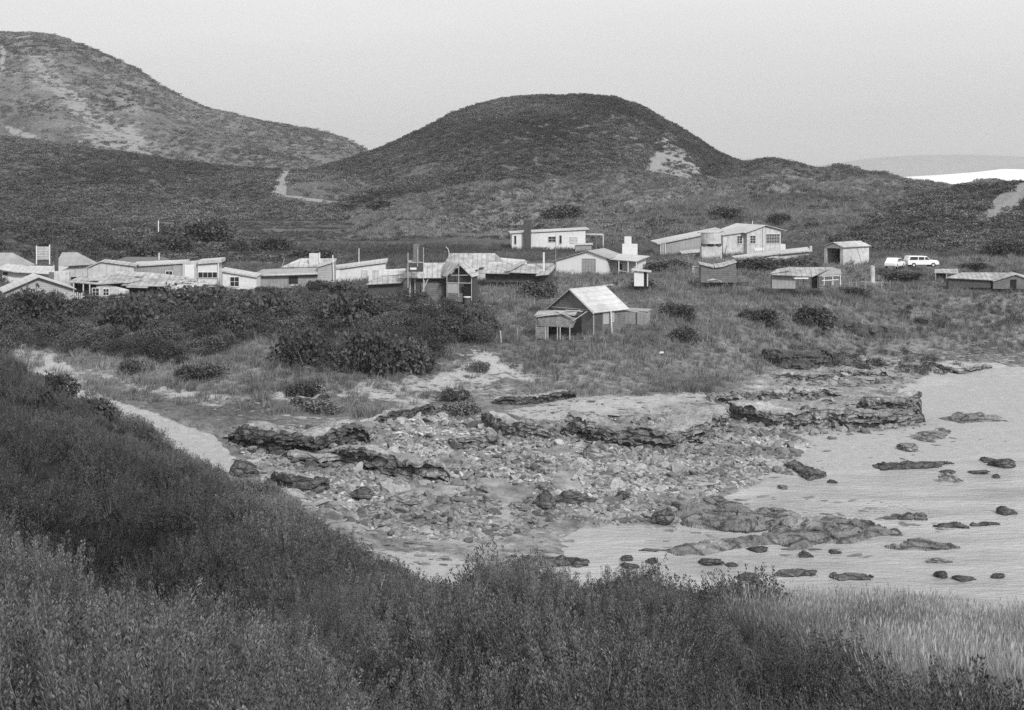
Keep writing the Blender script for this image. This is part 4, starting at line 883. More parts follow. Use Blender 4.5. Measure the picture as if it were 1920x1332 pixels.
BL = [
 (1022, 958, 46, 34, 'squarish dark boulder, left of the touching pair at the foot of the cobbles', 1, None),
 (1078, 950, 72, 32, 'long dark boulder, right of the touching pair at the foot of the cobbles', 1, None),
 (1022, 922, 26, 16, 'small rounded boulder just above the touching pair', 0, None),
 (1120, 864, 72, 30, 'pale rounded boulder below the largest rounded outcrop', 0, None),
 (1238, 985, 46, 36, 'angular dark boulder standing at the edge of the still pool', 1, None),
 (1168, 938, 26, 18, 'dark pointed boulder between the pair and the pool', 1, None),
 (680, 938, 52, 20, 'flat-topped dark boulder below the blocky square-ended ledge', 1, None),
 (748, 950, 62, 20, 'tilted slab right of the flat-topped dark boulder', 0, None),
 (846, 938, 30, 18, 'small boulder right of the tilted slab', 0, None),
 (920, 950, 42, 20, 'low grey boulder left of the touching pair', 0, None),
 (966, 956, 34, 16, 'low round boulder next to the left of the touching pair', 0, None),
 (450, 898, 56, 36, 'dark broken boulder beside the foot of the sandy chute', 1, None),
 (500, 918, 26, 18, 'small dark boulder below the broken one by the sandy chute', 1, None),
 (1787, 906, 42, 22, 'pale-topped boulder standing in the water at right', 0, 0),
 (1888, 878, 50, 14, 'flat black boulder at the right edge of the water', 1, 0),
 (1862, 868, 50, 9, 'thin black rock just above the flat black boulder', 1, 0),
 (1775, 888, 30, 6, 'thin rock above the pale-topped boulder', 1, 0),
 (1836, 890, 40, 6, 'thin rock right above the pale-topped boulder', 1, 0),
 (1870, 897, 18, 7, 'tiny dark rock right of the pale-topped boulder', 1, 0),
 (1562, 907, 18, 9, 'single small dark rock alone in the middle of the bright water', 1, 0),
 (1470, 918, 20, 7, 'small pale rock off the end of the cobbles', 0, 0),
 (1888, 966, 42, 18, 'two-peaked dark rock awash at the far right', 1, 0),
 (1173, 1053, 24, 14, 'upper small block of the two near the reef tongue at centre', 1, 0),
 (1181, 1067, 36, 9, 'lower flat block of the two near the reef tongue at centre', 1, 0),
 (1224, 1057, 28, 8, 'small flat rock right of the two blocks', 1, 0),
 (1513, 1047, 26, 16, 'round dark rock below the wide fissured reef', 1, 0),
 (1425, 1036, 42, 7, 'flat rock touching the low tongue of reef', 1, 0),
 (1566, 1039, 26, 8, 'flat dark rock right of the round dark rock', 1, 0),
 (1398, 1090, 44, 14, 'peaked rock just above the dark grass clump on the crest', 1, 0),
 (1332, 1062, 46, 13, 'cluster-like rough rock in open water below the low reef tongue', 1, 0),
 (1374, 1063, 30, 5, 'thin rock right of the rough rock in open water', 1, 0),
 (1765, 1058, 44, 10, 'low grey rock in the lower right water', 0, 0),
 (1768, 1085, 26, 12, 'dark round rock above the tall grass at lower right', 1, 0),
 (1808, 1090, 50, 8, 'dark flat rock beside the round one above the tall grass', 1, 0),
 (1870, 1086, 30, 7, 'small flat rock furthest right above the tall grass', 1, 0),
 (1150, 1096, 22, 5, 'tiny flat rock above the half hidden reef', 1, 0),
 (1680, 1002, 30, 8, 'small flat rock off the tip of the wide fissured reef', 1, 0),
 (1740, 830, 30, 12, 'grey boulder below the seaward end of the long low outcrop', 0, None),
 (1708, 848, 40, 14, 'pale boulder on the sand near the stony patch', 0, None),
 (1560, 825, 20, 7, 'small pale stone on the sand below the long low outcrop', 0, None),
 (1095, 674, 12, 9, 'white stone lying in the grass below the steep-roofed hut', 0, None),
]
for i, (a, b, c, d, lab, dk, z0) in enumerate(BL): boulder(a, b, c, d, lab, dk, z0, v=i)
# ------------------------------------------------------------------ the village
M['white'] = mat('white_paint_boards', 0.62, 0.7, 0.18, 2.5, stripes=(2, 5.0, .12), coarse=.06)
M['whiteflat'] = mat('white_paint', 0.66, 0.6, 0.08, 2.0)
M['pale'] = mat('pale_wall_sheet', 0.48, 0.8, 0.26, 1.6, stripes=(0, 1.1, .12), coarse=.08)
M['grey'] = mat('grey_weathered_wall', 0.30, 0.85, 0.2, 1.6, stripes=(0, 2.2, .15), coarse=.1)
M['board'] = mat('grey_weatherboard', 0.36, 0.85, 0.15, 2.5, stripes=(2, 4.5, .35), coarse=.08)
M['darkboard'] = mat('dark_timber_boards', 0.16, 0.9, 0.3, 2.0, stripes=(2, 4.2, .4), coarse=.15)
M['leanboard'] = mat('broken_grey_boards', 0.22, 0.9, 0.45, 2.5, stripes=(2, 5.0, .45), coarse=.3)
M['dark'] = mat('dark_timber', 0.07, 0.9, 0.3, 2.0)
M['black'] = mat('opening_shade_black', 0.015, 0.9, 0.1, 2.0)  # near-black painted in as the shade inside openings; also the dark door
M['roof'] = mat('pale_iron_roof', 0.37, 0.6, 0.42, 1.3, stripes=(0, 1.6, .28), spec=.3, coarse=.3)
M['roofw'] = mat('white_iron_roof', 0.44, 0.6, 0.2, 1.5, stripes=(0, 1.6, .15), spec=.3, coarse=.12)
M['roofg'] = mat('grey_iron_roof', 0.30, 0.6, 0.2, 1.2, stripes=(0, 3.0, .15), spec=.4, coarse=.12)
M['roofd'] = mat('dark_roof', 0.13, 0.8, 0.2, 1.2)
M['glass'] = mat('window_glass', 0.03, 0.12, 0.2, 1.0, spec=.6)
M['brick'] = mat('brick_chimney', 0.16, 0.9, 0.3, 3.0, stripes=(2, 6.0, .3))
M['tyre'] = mat('tyre', 0.03, 0.9, 0.1, 2.0)
M['carwhite'] = mat('car_paint', 0.75, 0.3, 0.03, 1.0, spec=.6)
M['chrome'] = mat('bright_metal', 0.5, 0.3, 0.05, 1.0, spec=.8)

class MB:
    def __init__(s): s.v = []; s.f = []
    def poly(s, P, thick=None):
        """closed solid from a 3-D polygon, thickened along its own normal (downwards)"""
        P = [Vector(p) for p in P]; nrm = Vector((0, 0, 0))
        for i in range(len(P)): nrm += (P[i] - P[0]).cross(P[(i + 1) % len(P)] - P[0])
        nrm.normalize()
        if nrm.z < 0 or (abs(nrm.z) < 1e-6 and nrm.y > 0): P.reverse(); nrm = -nrm
        o = len(s.v); k = len(P); s.v += [tuple(p) for p in P] + [tuple(p - nrm * thick) for p in P]
        s.f.append([o + i for i in range(k)]); s.f.append([o + k + i for i in reversed(range(k))])
        for i in range(k): s.f.append([o + i, o + k + i, o + k + (i + 1) % k, o + (i + 1) % k])
        return s
    def box(s, x0, x1, y0, y1, z0, z1):
        return s.prism([(x0, z0), (x1, z0), (x1, z1), (x0, z1)], y0, y1)
    def prism(s, P, y0, y1):
        o = len(s.v); k = len(P); s.v += [(a, y0, b) for a, b in P] + [(a, y1, b) for a, b in P]
        s.f.append([o + i for i in range(k)]); s.f.append([o + k + i for i in reversed(range(k))])
        for i in range(k): s.f.append([o + i, o + k + i, o + k + (i + 1) % k, o + (i + 1) % k])
        return s
    def hexa(s, x0, x1, y0, y1, z0, h):
        """walls with one height per corner (front left, front right, back right, back left)"""
        o = len(s.v); c = [(x0, y0), (x1, y0), (x1, y1), (x0, y1)]
        s.v += [(a, b, z0) for a, b in c] + [(a, b, q) for (a, b), q in zip(c, h)]
        for f in ([3, 2, 1, 0], [4, 5, 6, 7], [0, 1, 5, 4], [1, 2, 6, 5], [2, 3, 7, 6], [3, 0, 4, 7]): s.f.append([o + i for i in f])
        return s
    def bar(s, a, b, r):
        v, q = tube([a, b], r, r, 6); o = len(s.v); s.v += [tuple(p) for p in v]; s.f += [[int(i) + o for i in f] for f in q]
        s.f.append([o + i for i in range(6)]); s.f.append([o + 6 + i for i in reversed(range(6))]); return s
    def cyl(s, x, y, z0, z1, r, n=20, top=None):
        o = len(s.v); r2 = r if top is None else top
        s.v += [(x + r * math.cos(t * 2 * math.pi / n), y + r * math.sin(t * 2 * math.pi / n), z0) for t in range(n)]
        s.v += [(x + r2 * math.cos(t * 2 * math.pi / n), y + r2 * math.sin(t * 2 * math.pi / n), z1) for t in range(n)]
        s.f += [[o + t, o + (t + 1) % n, o + n + (t + 1) % n, o + n + t] for t in range(n)] + [[o + t for t in reversed(range(n))], [o + n + t for t in range(n)]]
        return s
    def build(s, name, m, parent=None, bevel=0, **kw):
        me = bpy.data.meshes.new(name); me.from_pydata(s.v, [], s.f); me.update(); me.materials.append(M[m] if isinstance(m, str) else m)
        o = link(name, me, parent)
        if bevel: b = o.modifiers.new('edge', 'BEVEL'); b.width = bevel; b.segments = 2; b.limit_method = 'ANGLE'
        return tag(o, **kw) if kw else o

class House:
    """local axes: x right, y away, z up; all lengths given in photo pixels at distance Y, turned into metres"""
    def __init__(s, name, px, py, Y, label, cat, yaw=0, group=None, metres=False):
        s.s = 1.0 if metres else Y / F; q = to_img(0, Y, 0); z = CZ - (py - HZ) * Y / F
        s.loc = ((px - 960) / F * Y, Y, z); s.o = empty(name, s.loc, RAD(yaw), label, cat, group); s.px = px; s.py = py
    def sc(s, P): return [tuple(c * s.s for c in p) for p in P]
    def wall(s, P, y0, y1, m, name='wall'): return MB().prism(s.sc(P), y0 * s.s, y1 * s.s).build(name, m, s.o)
    def block(s, x0, x1, y0, y1, z0, z1, m, name='wall'): k = s.s; return MB().box(x0 * k, x1 * k, y0 * k, y1 * k, z0 * k, z1 * k).build(name, m, s.o)
    def hexa(s, x0, x1, y0, y1, z0, h, m, name='wall'): k = s.s; return MB().hexa(x0 * k, x1 * k, y0 * k, y1 * k, z0 * k, [a * k for a in h]).build(name, m, s.o)
    def roof(s, sheets, m='roof', name='roof', th=.09):
        b = MB()
        for P in sheets: b.poly(s.sc(P), th)
        return b.build(name, m, s.o)
    def posts(s, L_, m='whiteflat', r=.07, name='post'):
        k = s.s; return [MB().bar(tuple(c * k for c in a), tuple(c * k for c in b), r).build(name, m, s.o) for a, b in L_]
    def window(s, x0, x1, z0, z1, y=0, nx=2, nz=2, side=None, fr='whiteflat', name='window', sx=0, pane='glass'):
        """framed window proud of the front wall, or of the side wall at x = sx (x0, x1 then run along y)"""
        k = s.s; x0, x1, z0, z1, y, sx = (a * k for a in (x0, x1, z0, z1, y, sx)); t = .075; b = MB(); g = MB()
        def bx(a0, a1, c0, c1, d0, d1, to):
            if side is None: to.box(a0, a1, y + d0, y + d1, c0, c1)
            else: q = -1 if side == 'left' else 1; lo, hi = sorted((sx - q * d0, sx - q * d1)); to.box(lo, hi, a0, a1, c0, c1)
        bx(x0 - t, x0, z0 - t, z1 + t, -.07, 0.02, b); bx(x1, x1 + t, z0 - t, z1 + t, -.07, .02, b)
        bx(x0, x1, z1, z1 + t, -.07, .02, b); bx(x0, x1, z0 - t, z0, -.1, .02, b)
        for i in range(1, nx): c = x0 + (x1 - x0) * i / nx; bx(c - .02, c + .02, z0, z1, -.06, .0, b)
        for i in range(1, nz): c = z0 + (z1 - z0) * i / nz; bx(x0, x1, c - .018, c + .018, -.057, .0, b)
        w_ = b.build(name, fr, s.o); bx(x0, x1, z0, z1, -.03, .01, g); g.build('pane', pane, w_); return w_

# --- the steep-roofed hut
h = House('steep_roofed_hut', 1072, 613, 152, 'dark timber hut with a steep bright iron roof standing alone on the grass', 'hut', -43, metres=True)
W, D_, E, A = 3.1, 5.4, 1.95, 4.15
h.wall([(-W, -.8), (W, -.8), (W, E), (0, A - .12), (-W, E)], 0, D_, 'darkboard')
h.roof([[(0, -.35, A), (W + .35, -.35, E - .2), (W + .35, D_ + .3, E - .2), (0, D_ + .3, A)], [(0, -.35, A), (-W - .35, -.35, E - .2), (-W - .35, D_ + .3, E - .2), (0, D_ + .3, A)]], 'roofw')
b = MB()
for sg in (-1, 1): b.bar((0, -.4, A - .1), (sg * (W + .35), -.4, E - .33), .07)
b.bar((-W, -.12, E + .02), (W, -.12, E + .02), .06); b.build('barge_board', 'board', h.o)
MB().box(W, W + .04, .25, 1.35, -.3, 1.55).build('door', 'dark', h.o)
MB().box(W, W + .06, 1.5, 2.5, .35, 1.62).build('shutter', 'board', h.o); MB().box(W + .02, W + .1, 2.9, 3.35, .5, 1.7).build('shutter', 'board', h.o)
MB().bar((W + .55, 2.4, -.7), (W + .3, 2.5, 1.75), .06).build('post', 'whiteflat', h.o)
MB().bar((W + .1, D_, E - .35), (W + 1.6, D_ + 1.6, E - .7), .06).build('beam', 'board', h.o)
MB().box(-W + .1, W - .1, -.06, -.0, -.6, E - .1).build('plank_front', 'darkboard', h.o)
MB().bar((W, -.1, -.6), (W, -.1, E - .1), .05).build('corner_board', 'board', h.o)
h = House('lean_to', 1058, 623, 148.5, 'collapsing open lean-to of broken boards against the front of the steep-roofed hut', 'lean-to')
h.roof([[(-57, -8, 31), (-8, -9, 33), (-14, 30, 38), (-48, 30, 37)], [(-8, -9, 35), (20, -8, 32), (26, 28, 37), (-14, 30, 38)]], 'board', th=.05)
b = MB()
for a, c in (((-56, -9, 33), (30, -8, 41)), ((-20, -11, 42), (14, -11, 28)), ((2, -12, 42), (34, -12, 40)), ((16, -11, 22), (42, -13, 40)), ((-52, -10, 30), (6, -11, 37))): b.bar(tuple(k * h.s for k in a), tuple(k * h.s for k in c), .055)
b.build('fallen_rafters', 'deadwood', h.o)
h.wall([(-50, 12), (-4, 10), (16, 9), (24, 27), (-2, 31), (-50, 29)], -6, -5, 'leanboard', 'hanging_boards')
h.wall([(-54, -12), (-32, -12), (-32, 12), (-54, 28)], -4, -3, 'leanboard', 'side_boards')
h.block(-50, 34, 28, 30, -16, 28, 'black', 'painted_back_shade')  # near-black sheet paints the shade inside the lean-to
h.posts([((-36, -5, -14), (-36, -5, 12)), ((-31, -5, -14), (-31, -5, 12)), ((-13, -6, -14), (-13, -6, 10)), ((-8, -6, -14), (-8, -6, 10)), ((10, -6, -14), (10, -6, 10))], 'deadwood', .06)
h = House('board_shed', 1192, 613, 157, 'small flat grey shed standing against the right end of the steep-roofed hut', 'shed', -20)
h.block(-20, 22, 0, 24, -10, 29, 'grey'); h.roof([[(-22, -2, 31), (24, -2, 30), (24, 26, 32), (-22, 26, 33)]], 'grey'); h.posts([((2, -1, -8), (2, -1, 28))], 'dark', .05, 'door_post')

# --- white gabled cottage with verandah
h = House('white_gabled_cottage', 1103, 513, 196, 'white cottage with a wide low gable and one tall paned window, masts beside it', 'cottage', -22)
h.wall([(-64, -10), (36, -10), (36, 30), (0, 41), (-64, 22)], 0, 92, 'whiteflat')
h.roof([[(0, -4, 43), (42, -4, 29.5), (42, 96, 29.5), (0, 96, 43)], [(0, -4, 43), (-70, -4, 22.5), (-70, 96, 22.5), (0, 96, 43)]], 'roofg')
h.window(-11, 14, 2, 27, 0, 4, 4, fr='board', pane='grey')
h.block(36, 86, 34, 88, -8, 24, 'white', 'side_wing'); h.roof([[(34, 4, 28), (94, 4, 25), (94, 90, 30), (34, 90, 33)]], 'roofw', 'verandah_roof')
h.posts([((58, 6, -6), (58, 6, 26)), ((76, 6, -6), (76, 6, 26)), ((92, 6, -6), (92, 6, 25))]); h.window(46, 56, 6, 18, 34, 2, 1)
b = MB(); k = h.s; b.box(38 * k, 66 * k, 90 * k, 100 * k, 0, 52 * k); b.box(42 * k, 54 * k, 91 * k, 99 * k, 52 * k, 66 * k); b.build('chimney', 'whiteflat', h.o, .03)
h = House('outhouse', 1201, 527, 176, 'tiny white outhouse with a dark doorway, right of the white gabled cottage', 'outhouse', -8)
h.block(-12, 6, 0, 16, -10, 18, 'whiteflat'); h.block(6, 12, 2, 16, -10, 18, 'black', 'doorway'); h.block(12, 13.5, 0, 16, -10, 18, 'white', 'side_board'); h.roof([[(-17, -4, 20.5), (20, -4, 17.5), (20, 20, 18.5), (-17, 20, 22)]], 'roofw')
# --- long white flat-roofed house behind
h = House('long_white_house', 1030, 466, 245, 'long white flat-roofed house behind the others with a tall black chimney', 'house', 3)
h.wall([(-70, -12), (68, -12), (68, 34), (-70, 28)], 0, 60, 'white'); h.roof([[(-74, -3, 29), (76, -3, 36), (76, 62, 37.5), (-74, 62, 30)]], 'roofw')
h.block(-48, -35, -9, -1, -12, 54, 'dark', 'chimney'); h.window(-2, 12, 12, 22, 0, 2, 2); h.window(19, 23, 9, 24, 0, 1, 1, fr='pale'); h.window(39, 52, 10, 20, 0, 2, 2, fr='pale', pane='pale'); h.window(-66, -62, 8, 24, 0, 1, 1)
h.block(-26, -4, -6, 0, -10, 2, 'grey', 'step'); h.roof([[(68, 4, 26), (104, 4, 25), (104, 30, 26), (68, 30, 27)]], 'roof', 'carport_roof'); h.posts([((102, 5, -6), (102, 5, 25))])
h = House('low_annexe', 1095, 468, 238, 'low pale annexe roof at the right end of the long white house', 'annexe'); h.block(-16, 14, 0, 24, -8, 8, 'grey'); h.roof([[(-18, -2, 8.6), (17, -2, 9.6), (17, 26, 11), (-18, 26, 10)]], 'roofw')
# --- largest house
h = House('large_pale_house', 1434, 482, 226, 'largest house, pale two-storey gable with a big many-paned window', 'house', 22, metres=True)
Z0 = -1
h.wall([(-3.3, Z0), (3.0, Z0), (3.0, 4.25), (0, 5.0), (-3.3, 3.95)], 0, 8.4, 'pale')
h.wall([(-7.2, Z0), (-3.3, Z0), (-3.3, 3.8), (-7.2, 3.5)], .9, 7, 'pale', 'left_front_wall')
h.roof([[(-3.6, .6, 4.0), (-7.5, .6, 3.6), (-7.5, 8.6, 3.75), (-3.6, 8.6, 4.1)]], 'roofw', 'side_roof'); h.roof([[(0, -.4, 5.14), (3.9, -.4, 4.2), (3.9, 8.8, 4.2), (0, 8.8, 5.14)], [(0, -.4, 5.14), (-3.9, -.4, 3.95), (-3.9, 8.8, 3.95), (0, 8.8, 5.14)]], 'roofw')
h.window(.25, 2.75, 2.2, 3.65, 0, 8, 3); h.window(-2.75, -1.75, 2.25, 3.45, 0, 2, 3); h.window(-4.6, -3.7, 2.2, 3.4, .9, 2, 3)
MB().bar((-.45, -.06, -.5), (-.45, -.06, 4.7), .035).build('downpipe', 'grey', h.o); MB().box(-1.9, -.2, -.05, 0, 1.0, 1.5).build('white_panel', 'whiteflat', h.o)
MB().box(3.0, 4.3, .6, 5, Z0, 1.95).build('porch', 'white', h.o)
h = House('left_wing', 1290, 487, 228, 'long grey wing with a white-edged roof sloping down to the left of the largest house', 'house wing', 4)
h.wall([(-54, -10), (64, -10), (64, 53), (-54, 29)], 0, 70, 'grey'); h.roof([[(-59, -4, 31), (68, -4, 56), (68, 74, 57.5), (-59, 74, 32.5)]], 'roofw', th=.22)
h.posts([((-52, -3, -8), (-52, -3, 30)), ((-48, -3, -8), (-48, -3, 31)), ((-44, -3, -8), (-44, -3, 32))]); h.block(-14, 24, -30, -8, -8, 12, 'pale', 'small_lean'); h.roof([[(-18, -33, 13), (26, -33, 17), (26, -6, 21), (-18, -6, 17)]], 'roofw', 'lean_roof')
h = House('water_tank', 1333, 487, 217, 'big round pale water tank on a stand in front of the largest house', 'water tank')
k = h.s; MB().cyl(0, 0, 30 * k, 51 * k, 19 * k, 28).build('tank', 'pale', h.o, .03); MB().cyl(0, 0, 51 * k, 53 * k, 20 * k, 28, 3 * k).build('lid', 'roofw', h.o); MB().box(-19 * k, 19 * k, -12 * k, 14 * k, -8 * k, 26 * k).build('stand', 'pale', h.o)
b = MB(); [b.box(a * k, (a + 6) * k, -14 * k, 14 * k, 26 * k, 30 * k) for a in (-17, -3, 11)]; b.build('bearer', 'dark', h.o); MB().bar((22 * k, -14 * k, 0), (27 * k, -14 * k, 27 * k), .05).build('brace', 'dark', h.o)
h = House('verandah', 1450, 487, 214, 'long low white verandah roof rising to the right before the largest house', 'verandah', 8)
h.wall([(-64, -10), (70, -10), (70, 14), (-64, 1)], 0, 10, 'pale'); h.roof([[(-74, -4, 2.5), (16, -4, 13), (16, 24, 16), (-74, 24, 6)], [(12, -6, 12), (74, -6, 17.5), (74, 24, 22), (12, 24, 16)]], 'roofw', th=.2); MB().cyl(73 * h.s, 0, 14 * h.s, 25 * h.s, 2.6 * h.s, 12).build('rolled_end', 'roofw', h.o)
# --- garage
h = House('garage', 1563, 498, 205, 'pale tin garage with its dark doorway open, beside the parked cars', 'garage', -50, metres=True)
b = MB(); b.box(-1.7, -1.2, 0, .1, -1, 2.5); b.box(1.15, 1.7, 0, .1, -1, 2.5); b.prism([(-1.7, 2.5), (1.7, 2.5), (1.7, 2.75), (0, 3.3), (-1.7, 2.75)], 0, .1); b.box(-1.7, -1.6, .1, 6.2, -1, 2.7); b.box(1.6, 1.7, .1, 6.2, -1, 2.7); b.prism([(-1.6, -1), (1.6, -1), (1.6, 2.7), (0, 3.25), (-1.6, 2.7)], 6.1, 6.2); b.build('wall', 'pale', h.o)
h.roof([[(0, -.25, 3.42), (2, -.25, 2.72), (2, 6.4, 2.72), (0, 6.4, 3.42)], [(0, -.25, 3.42), (-2, -.25, 2.72), (-2, 6.4, 2.72), (0, 6.4, 3.42)]], 'roof'); MB().box(-1.15, 1.1, 2.4, 2.5, -1, 2.4).build('painted_shade_screen', 'black', h.o)  # near-black screen added inside so the doorway is painted dark
MB().bar((1.76, 3.4, 2.4), (1.76, 4.4, .2), .04).build('pipe', 'whiteflat', h.o)
# --- open shelter
h = House('open_shelter', 1520, 530, 176, 'low open shelter with a wide pale sagging roof in front of the garage', 'shelter', -6)
h.roof([[(-74, -8, 15), (2, -9, 12), (46, 30, 27), (-34, 32, 26)], [(-76, -8, 17), (-40, 4, 22), (-34, 32, 27), (-60, 28, 23)]], 'roof'); h.roof([[(14, -8, 13), (56, -8, 17), (58, 24, 24), (44, 28, 26)]], 'roofg', 'side_roof')
h.block(-72, -28, 2, 4, -12, 14, 'grey', 'back_boards'); h.block(2, 14, 12, 14, -12, 12, 'black', 'doorway'); h.posts([((-73, -7, -14), (-73, -7, 15)), ((0, -8, -12), (0, -8, 12)), ((14, -8, -12), (14, -8, 12))], 'dark', .08); h.posts([((24, -6, -4), (24, -6, 15)), ((40, -6, -4), (40, -6, 16)), ((54, -6, -4), (54, -6, 17)), ((20, -7, 4), (50, -7, 6)), ((20, -7, 12), (52, -7, 14))], 'whiteflat', .06, 'rail')
h = House('bench', 1502, 529, 171, 'white garden table in the grass under the open shelter', 'table'); k = h.s; MB().box(-13 * k, 13 * k, -4 * k, 6 * k, 6 * k, 7.6 * k).build('table_top', 'whiteflat', h.o); [MB().box(a * k, (a + 1.5) * k, 0, k * 1.5, -6 * k, 6 * k).build('leg', 'dark', h.o) for a in (-6, 4)]
h = House('small_tank', 1636, 524, 178, 'narrow white upright tank at the right end of the open shelter', 'tank'); MB().cyl(0, 0, -6 * h.s, 24 * h.s, 4.2 * h.s, 16).build('tank', 'pale', h.o); MB().cyl(0, 0, 24 * h.s, 26 * h.s, 4.8 * h.s, 16, 1.5 * h.s).build('cap', 'roof', h.o)
# --- ruined boat-shaped shed
h = House('ruined_shed', 1346, 524, 180, 'dark ruined shed with curled pale roof edges under the water tank', 'shed')
h.wall([(-32, -6), (34, -6), (34, 31), (10, 24), (-10, 22), (-32, 28)], 0, 26, 'darkboard'); h.roof([[(-34, -3, 29), (-8, -4, 23), (-4, 28, 26), (-34, 28, 32)], [(-6, -4, 23), (12, -4, 25), (14, 28, 30), (-4, 28, 27)], [(12, -4, 26), (35, -3, 33), (34, 28, 36), (14, 28, 30)]], 'roof'); h.roof([[(-22, -14, 0), (-4, -16, 1), (6, -12, -3), (-10, -8, 2)]], 'roof', 'fallen_sheet')
h = House('white_box', 1307, 508, 182, 'white box standing in the grass left of the ruined shed', 'box'); h.wall([(-8, -4), (7, -6), (8, 5), (-8, 7)], 0, 10, 'whiteflat', 'body'); h.roof([[(-9, -1, 8), (9, -1, 6), (9, 11, 7), (-9, 11, 9)]], 'roof', 'lid')
# --- low roofs at the right edge
h = House('low_bunker', 1776, 520, 192, 'low pale flat roof on short posts right of the parked cars', 'shed', -6); h.roof([[(-24, -4, 9), (20, -4, 8), (24, 24, 14), (-18, 24, 14)]], 'roof'); h.block(-18, -2, 2, 16, -8, 8, 'black', 'wall'); h.posts([((-22, -3, -6), (-22, -3, 9)), ((-2, -3, -6), (-2, -3, 8))], 'grey')  # near-black block stands in for the shade under the low roof
h = House('long_low_shed', 1850, 532, 186, 'long low shed with broken pale roof sheets and a dark door at the right edge', 'shed', -4)
h.roof([[(-76, -4, 11), (10, -4, 7), (44, 24, 19), (-40, 26, 19)]], 'roof'); h.wall([(-70, -8), (8, -8), (8, 6), (-70, 9)], 2, 20, 'dark')
h.wall([(12, -10), (84, -10), (84, 6), (52, 16), (12, 5)], 0, 22, 'darkboard', 'gable_wall'); h.roof([[(52, -4, 18), (10, -4, 5), (10, 26, 8), (52, 26, 21)], [(52, -4, 18), (100, -4, 4), (100, 26, 8), (52, 26, 21)]], 'roof', 'gable_roof'); h.block(44, 54, -2, 0, -10, 8, 'black', 'door')

# --- centre: pale hipped roof, ruined barn
h = House('hipped_roof_house', 885, 524, 190, 'house with a large pale hipped roof behind the ruined barn', 'house')
h.block(-40, 50, 6, 70, -8, 22, 'pale'); h.roof([[(-56, 0, 20), (64, 0, 24), (42, 34, 47), (-42, 34, 47)], [(64, 0, 24), (66, 72, 24), (42, 40, 47), (42, 34, 47)], [(-56, 0, 20), (-42, 34, 47), (-42, 40, 47), (-58, 72, 22)]], 'roof'); h.roof([[(-20, -14, 14), (12, -14, 20), (14, 2, 23), (-20, 2, 20)]], 'roofw', 'porch_roof'); h.block(-2, 12, -8, 0, -8, 15, 'white', 'porch_wall')
b = MB(); pts = [(-44 * h.s, 20 * h.s, 40 * h.s), (-44 * h.s, 20 * h.s, 50 * h.s), (-46 * h.s, 20 * h.s, 56 * h.s), (-50 * h.s, 20 * h.s, 60 * h.s)]
v, q = tube(pts, .05, .04); b.v += [tuple(p) for p in v]; b.f += [[int(i) for i in f] for f in q]; b.build('vent_pipe', 'whiteflat', h.o)
h = House('ruined_barn', 861, 562, 166, 'ruined dark barn with an open framed gable end and patched front', 'barn', -14)
h.wall([(-24, -6), (24, -6), (24, 42), (0, 65), (-24, 42)], 12, 44, 'dark'); h.roof([[(0, -3, 68), (27, -3, 43), (27, 46, 43), (0, 46, 68)], [(0, -3, 68), (-26, -3, 43), (-60, 50, 43), (-40, 50, 68)]], 'roof')
b = MB(); k = h.s
for a, c in (((-24, -2), (-24, 43)), ((24, -2), (24, 43)), ((-1, 4), (-1, 64)), ((-24, 31), (24, 31)), ((-16, 45), (18, 46)), ((-24, 43), (0, 66)), ((24, 43), (0, 66))): b.bar((a[0] * k, 0, a[1] * k), (c[0] * k, 0, c[1] * k), .05)
b.build('gable_frame', 'deadwood', h.o); h.block(-23, -1, .5, 2, 2, 30, 'board', 'front_panel'); h.block(-23, 6, .4, 2.4, -4, 12, 'darkboard', 'lower_panel'); h.block(8, 23, 4, 5, -4, 30, 'black', 'doorway')
h = House('barn_wing', 800, 562, 168, 'long dark side of the ruined barn under its wide pale roof', 'barn wing', 2)
h.block(-32, 40, 6, 40, -8, 42, 'dark'); h.roof([[(-54, -4, 41), (34, -4, 41), (60, 40, 67), (-28, 42, 66)]], 'roof'); h.block(-10, 27, 2, 5, -4, 30, 'darkboard', 'barn_door'); h.posts([((-22, 0, 4), (-22, 0, 40)), ((-32, 0, 4), (-30, 0, 40)), ((-6, 0, 10), (-4, 0, 36)), ((-14, -2, 2), (4, 0, 42))], 'deadwood', .07); h.posts([((-40, -3, 8), (-6, -3, 2))], 'whiteflat', .07, 'fallen_beam')
h = House('tank_stand', 781, 520, 166, 'tall dark box frame on thin pale posts rising above the barn roof', 'tank stand')
h.block(-6, 5, 0, 10, 28, 62, 'brick', 'flue'); h.block(7, 12, 0, 8, 28, 60, 'dark', 'shaft'); h.posts([((-16, -1, -20), (-16, -1, 46)), ((2, -1, 20), (2, -1, 56)), ((13, -1, -24), (13, -1, 56))], 'deadwood', .05); h.block(-15, 12, -1, 8, 10, 28, 'dark', 'box'); h.roof([[(-16, -2, 28), (13, -2, 28), (13, 10, 31), (-16, 10, 31)]], 'roof', 'lid'); h.block(-12, 0, -2, -1, 14, 18, 'whiteflat', 'white_board')
h = House('barn_skillion', 726, 545, 168, 'low pale skillion roof left of the ruined barn', 'shed', 4)
h.roof([[(-40, -6, 12), (26, -6, 15), (42, 26, 26), (-6, 28, 29)]], 'roof'); h.block(-36, 30, 4, 20, -10, 12, 'dark'); h.roof([[(-14, 22, 26), (34, 22, 30), (34, 50, 38), (-6, 50, 36)]], 'roofw', 'upper_roof'); h.block(-10, 30, 24, 46, 0, 27, 'pale', 'upper_wall')
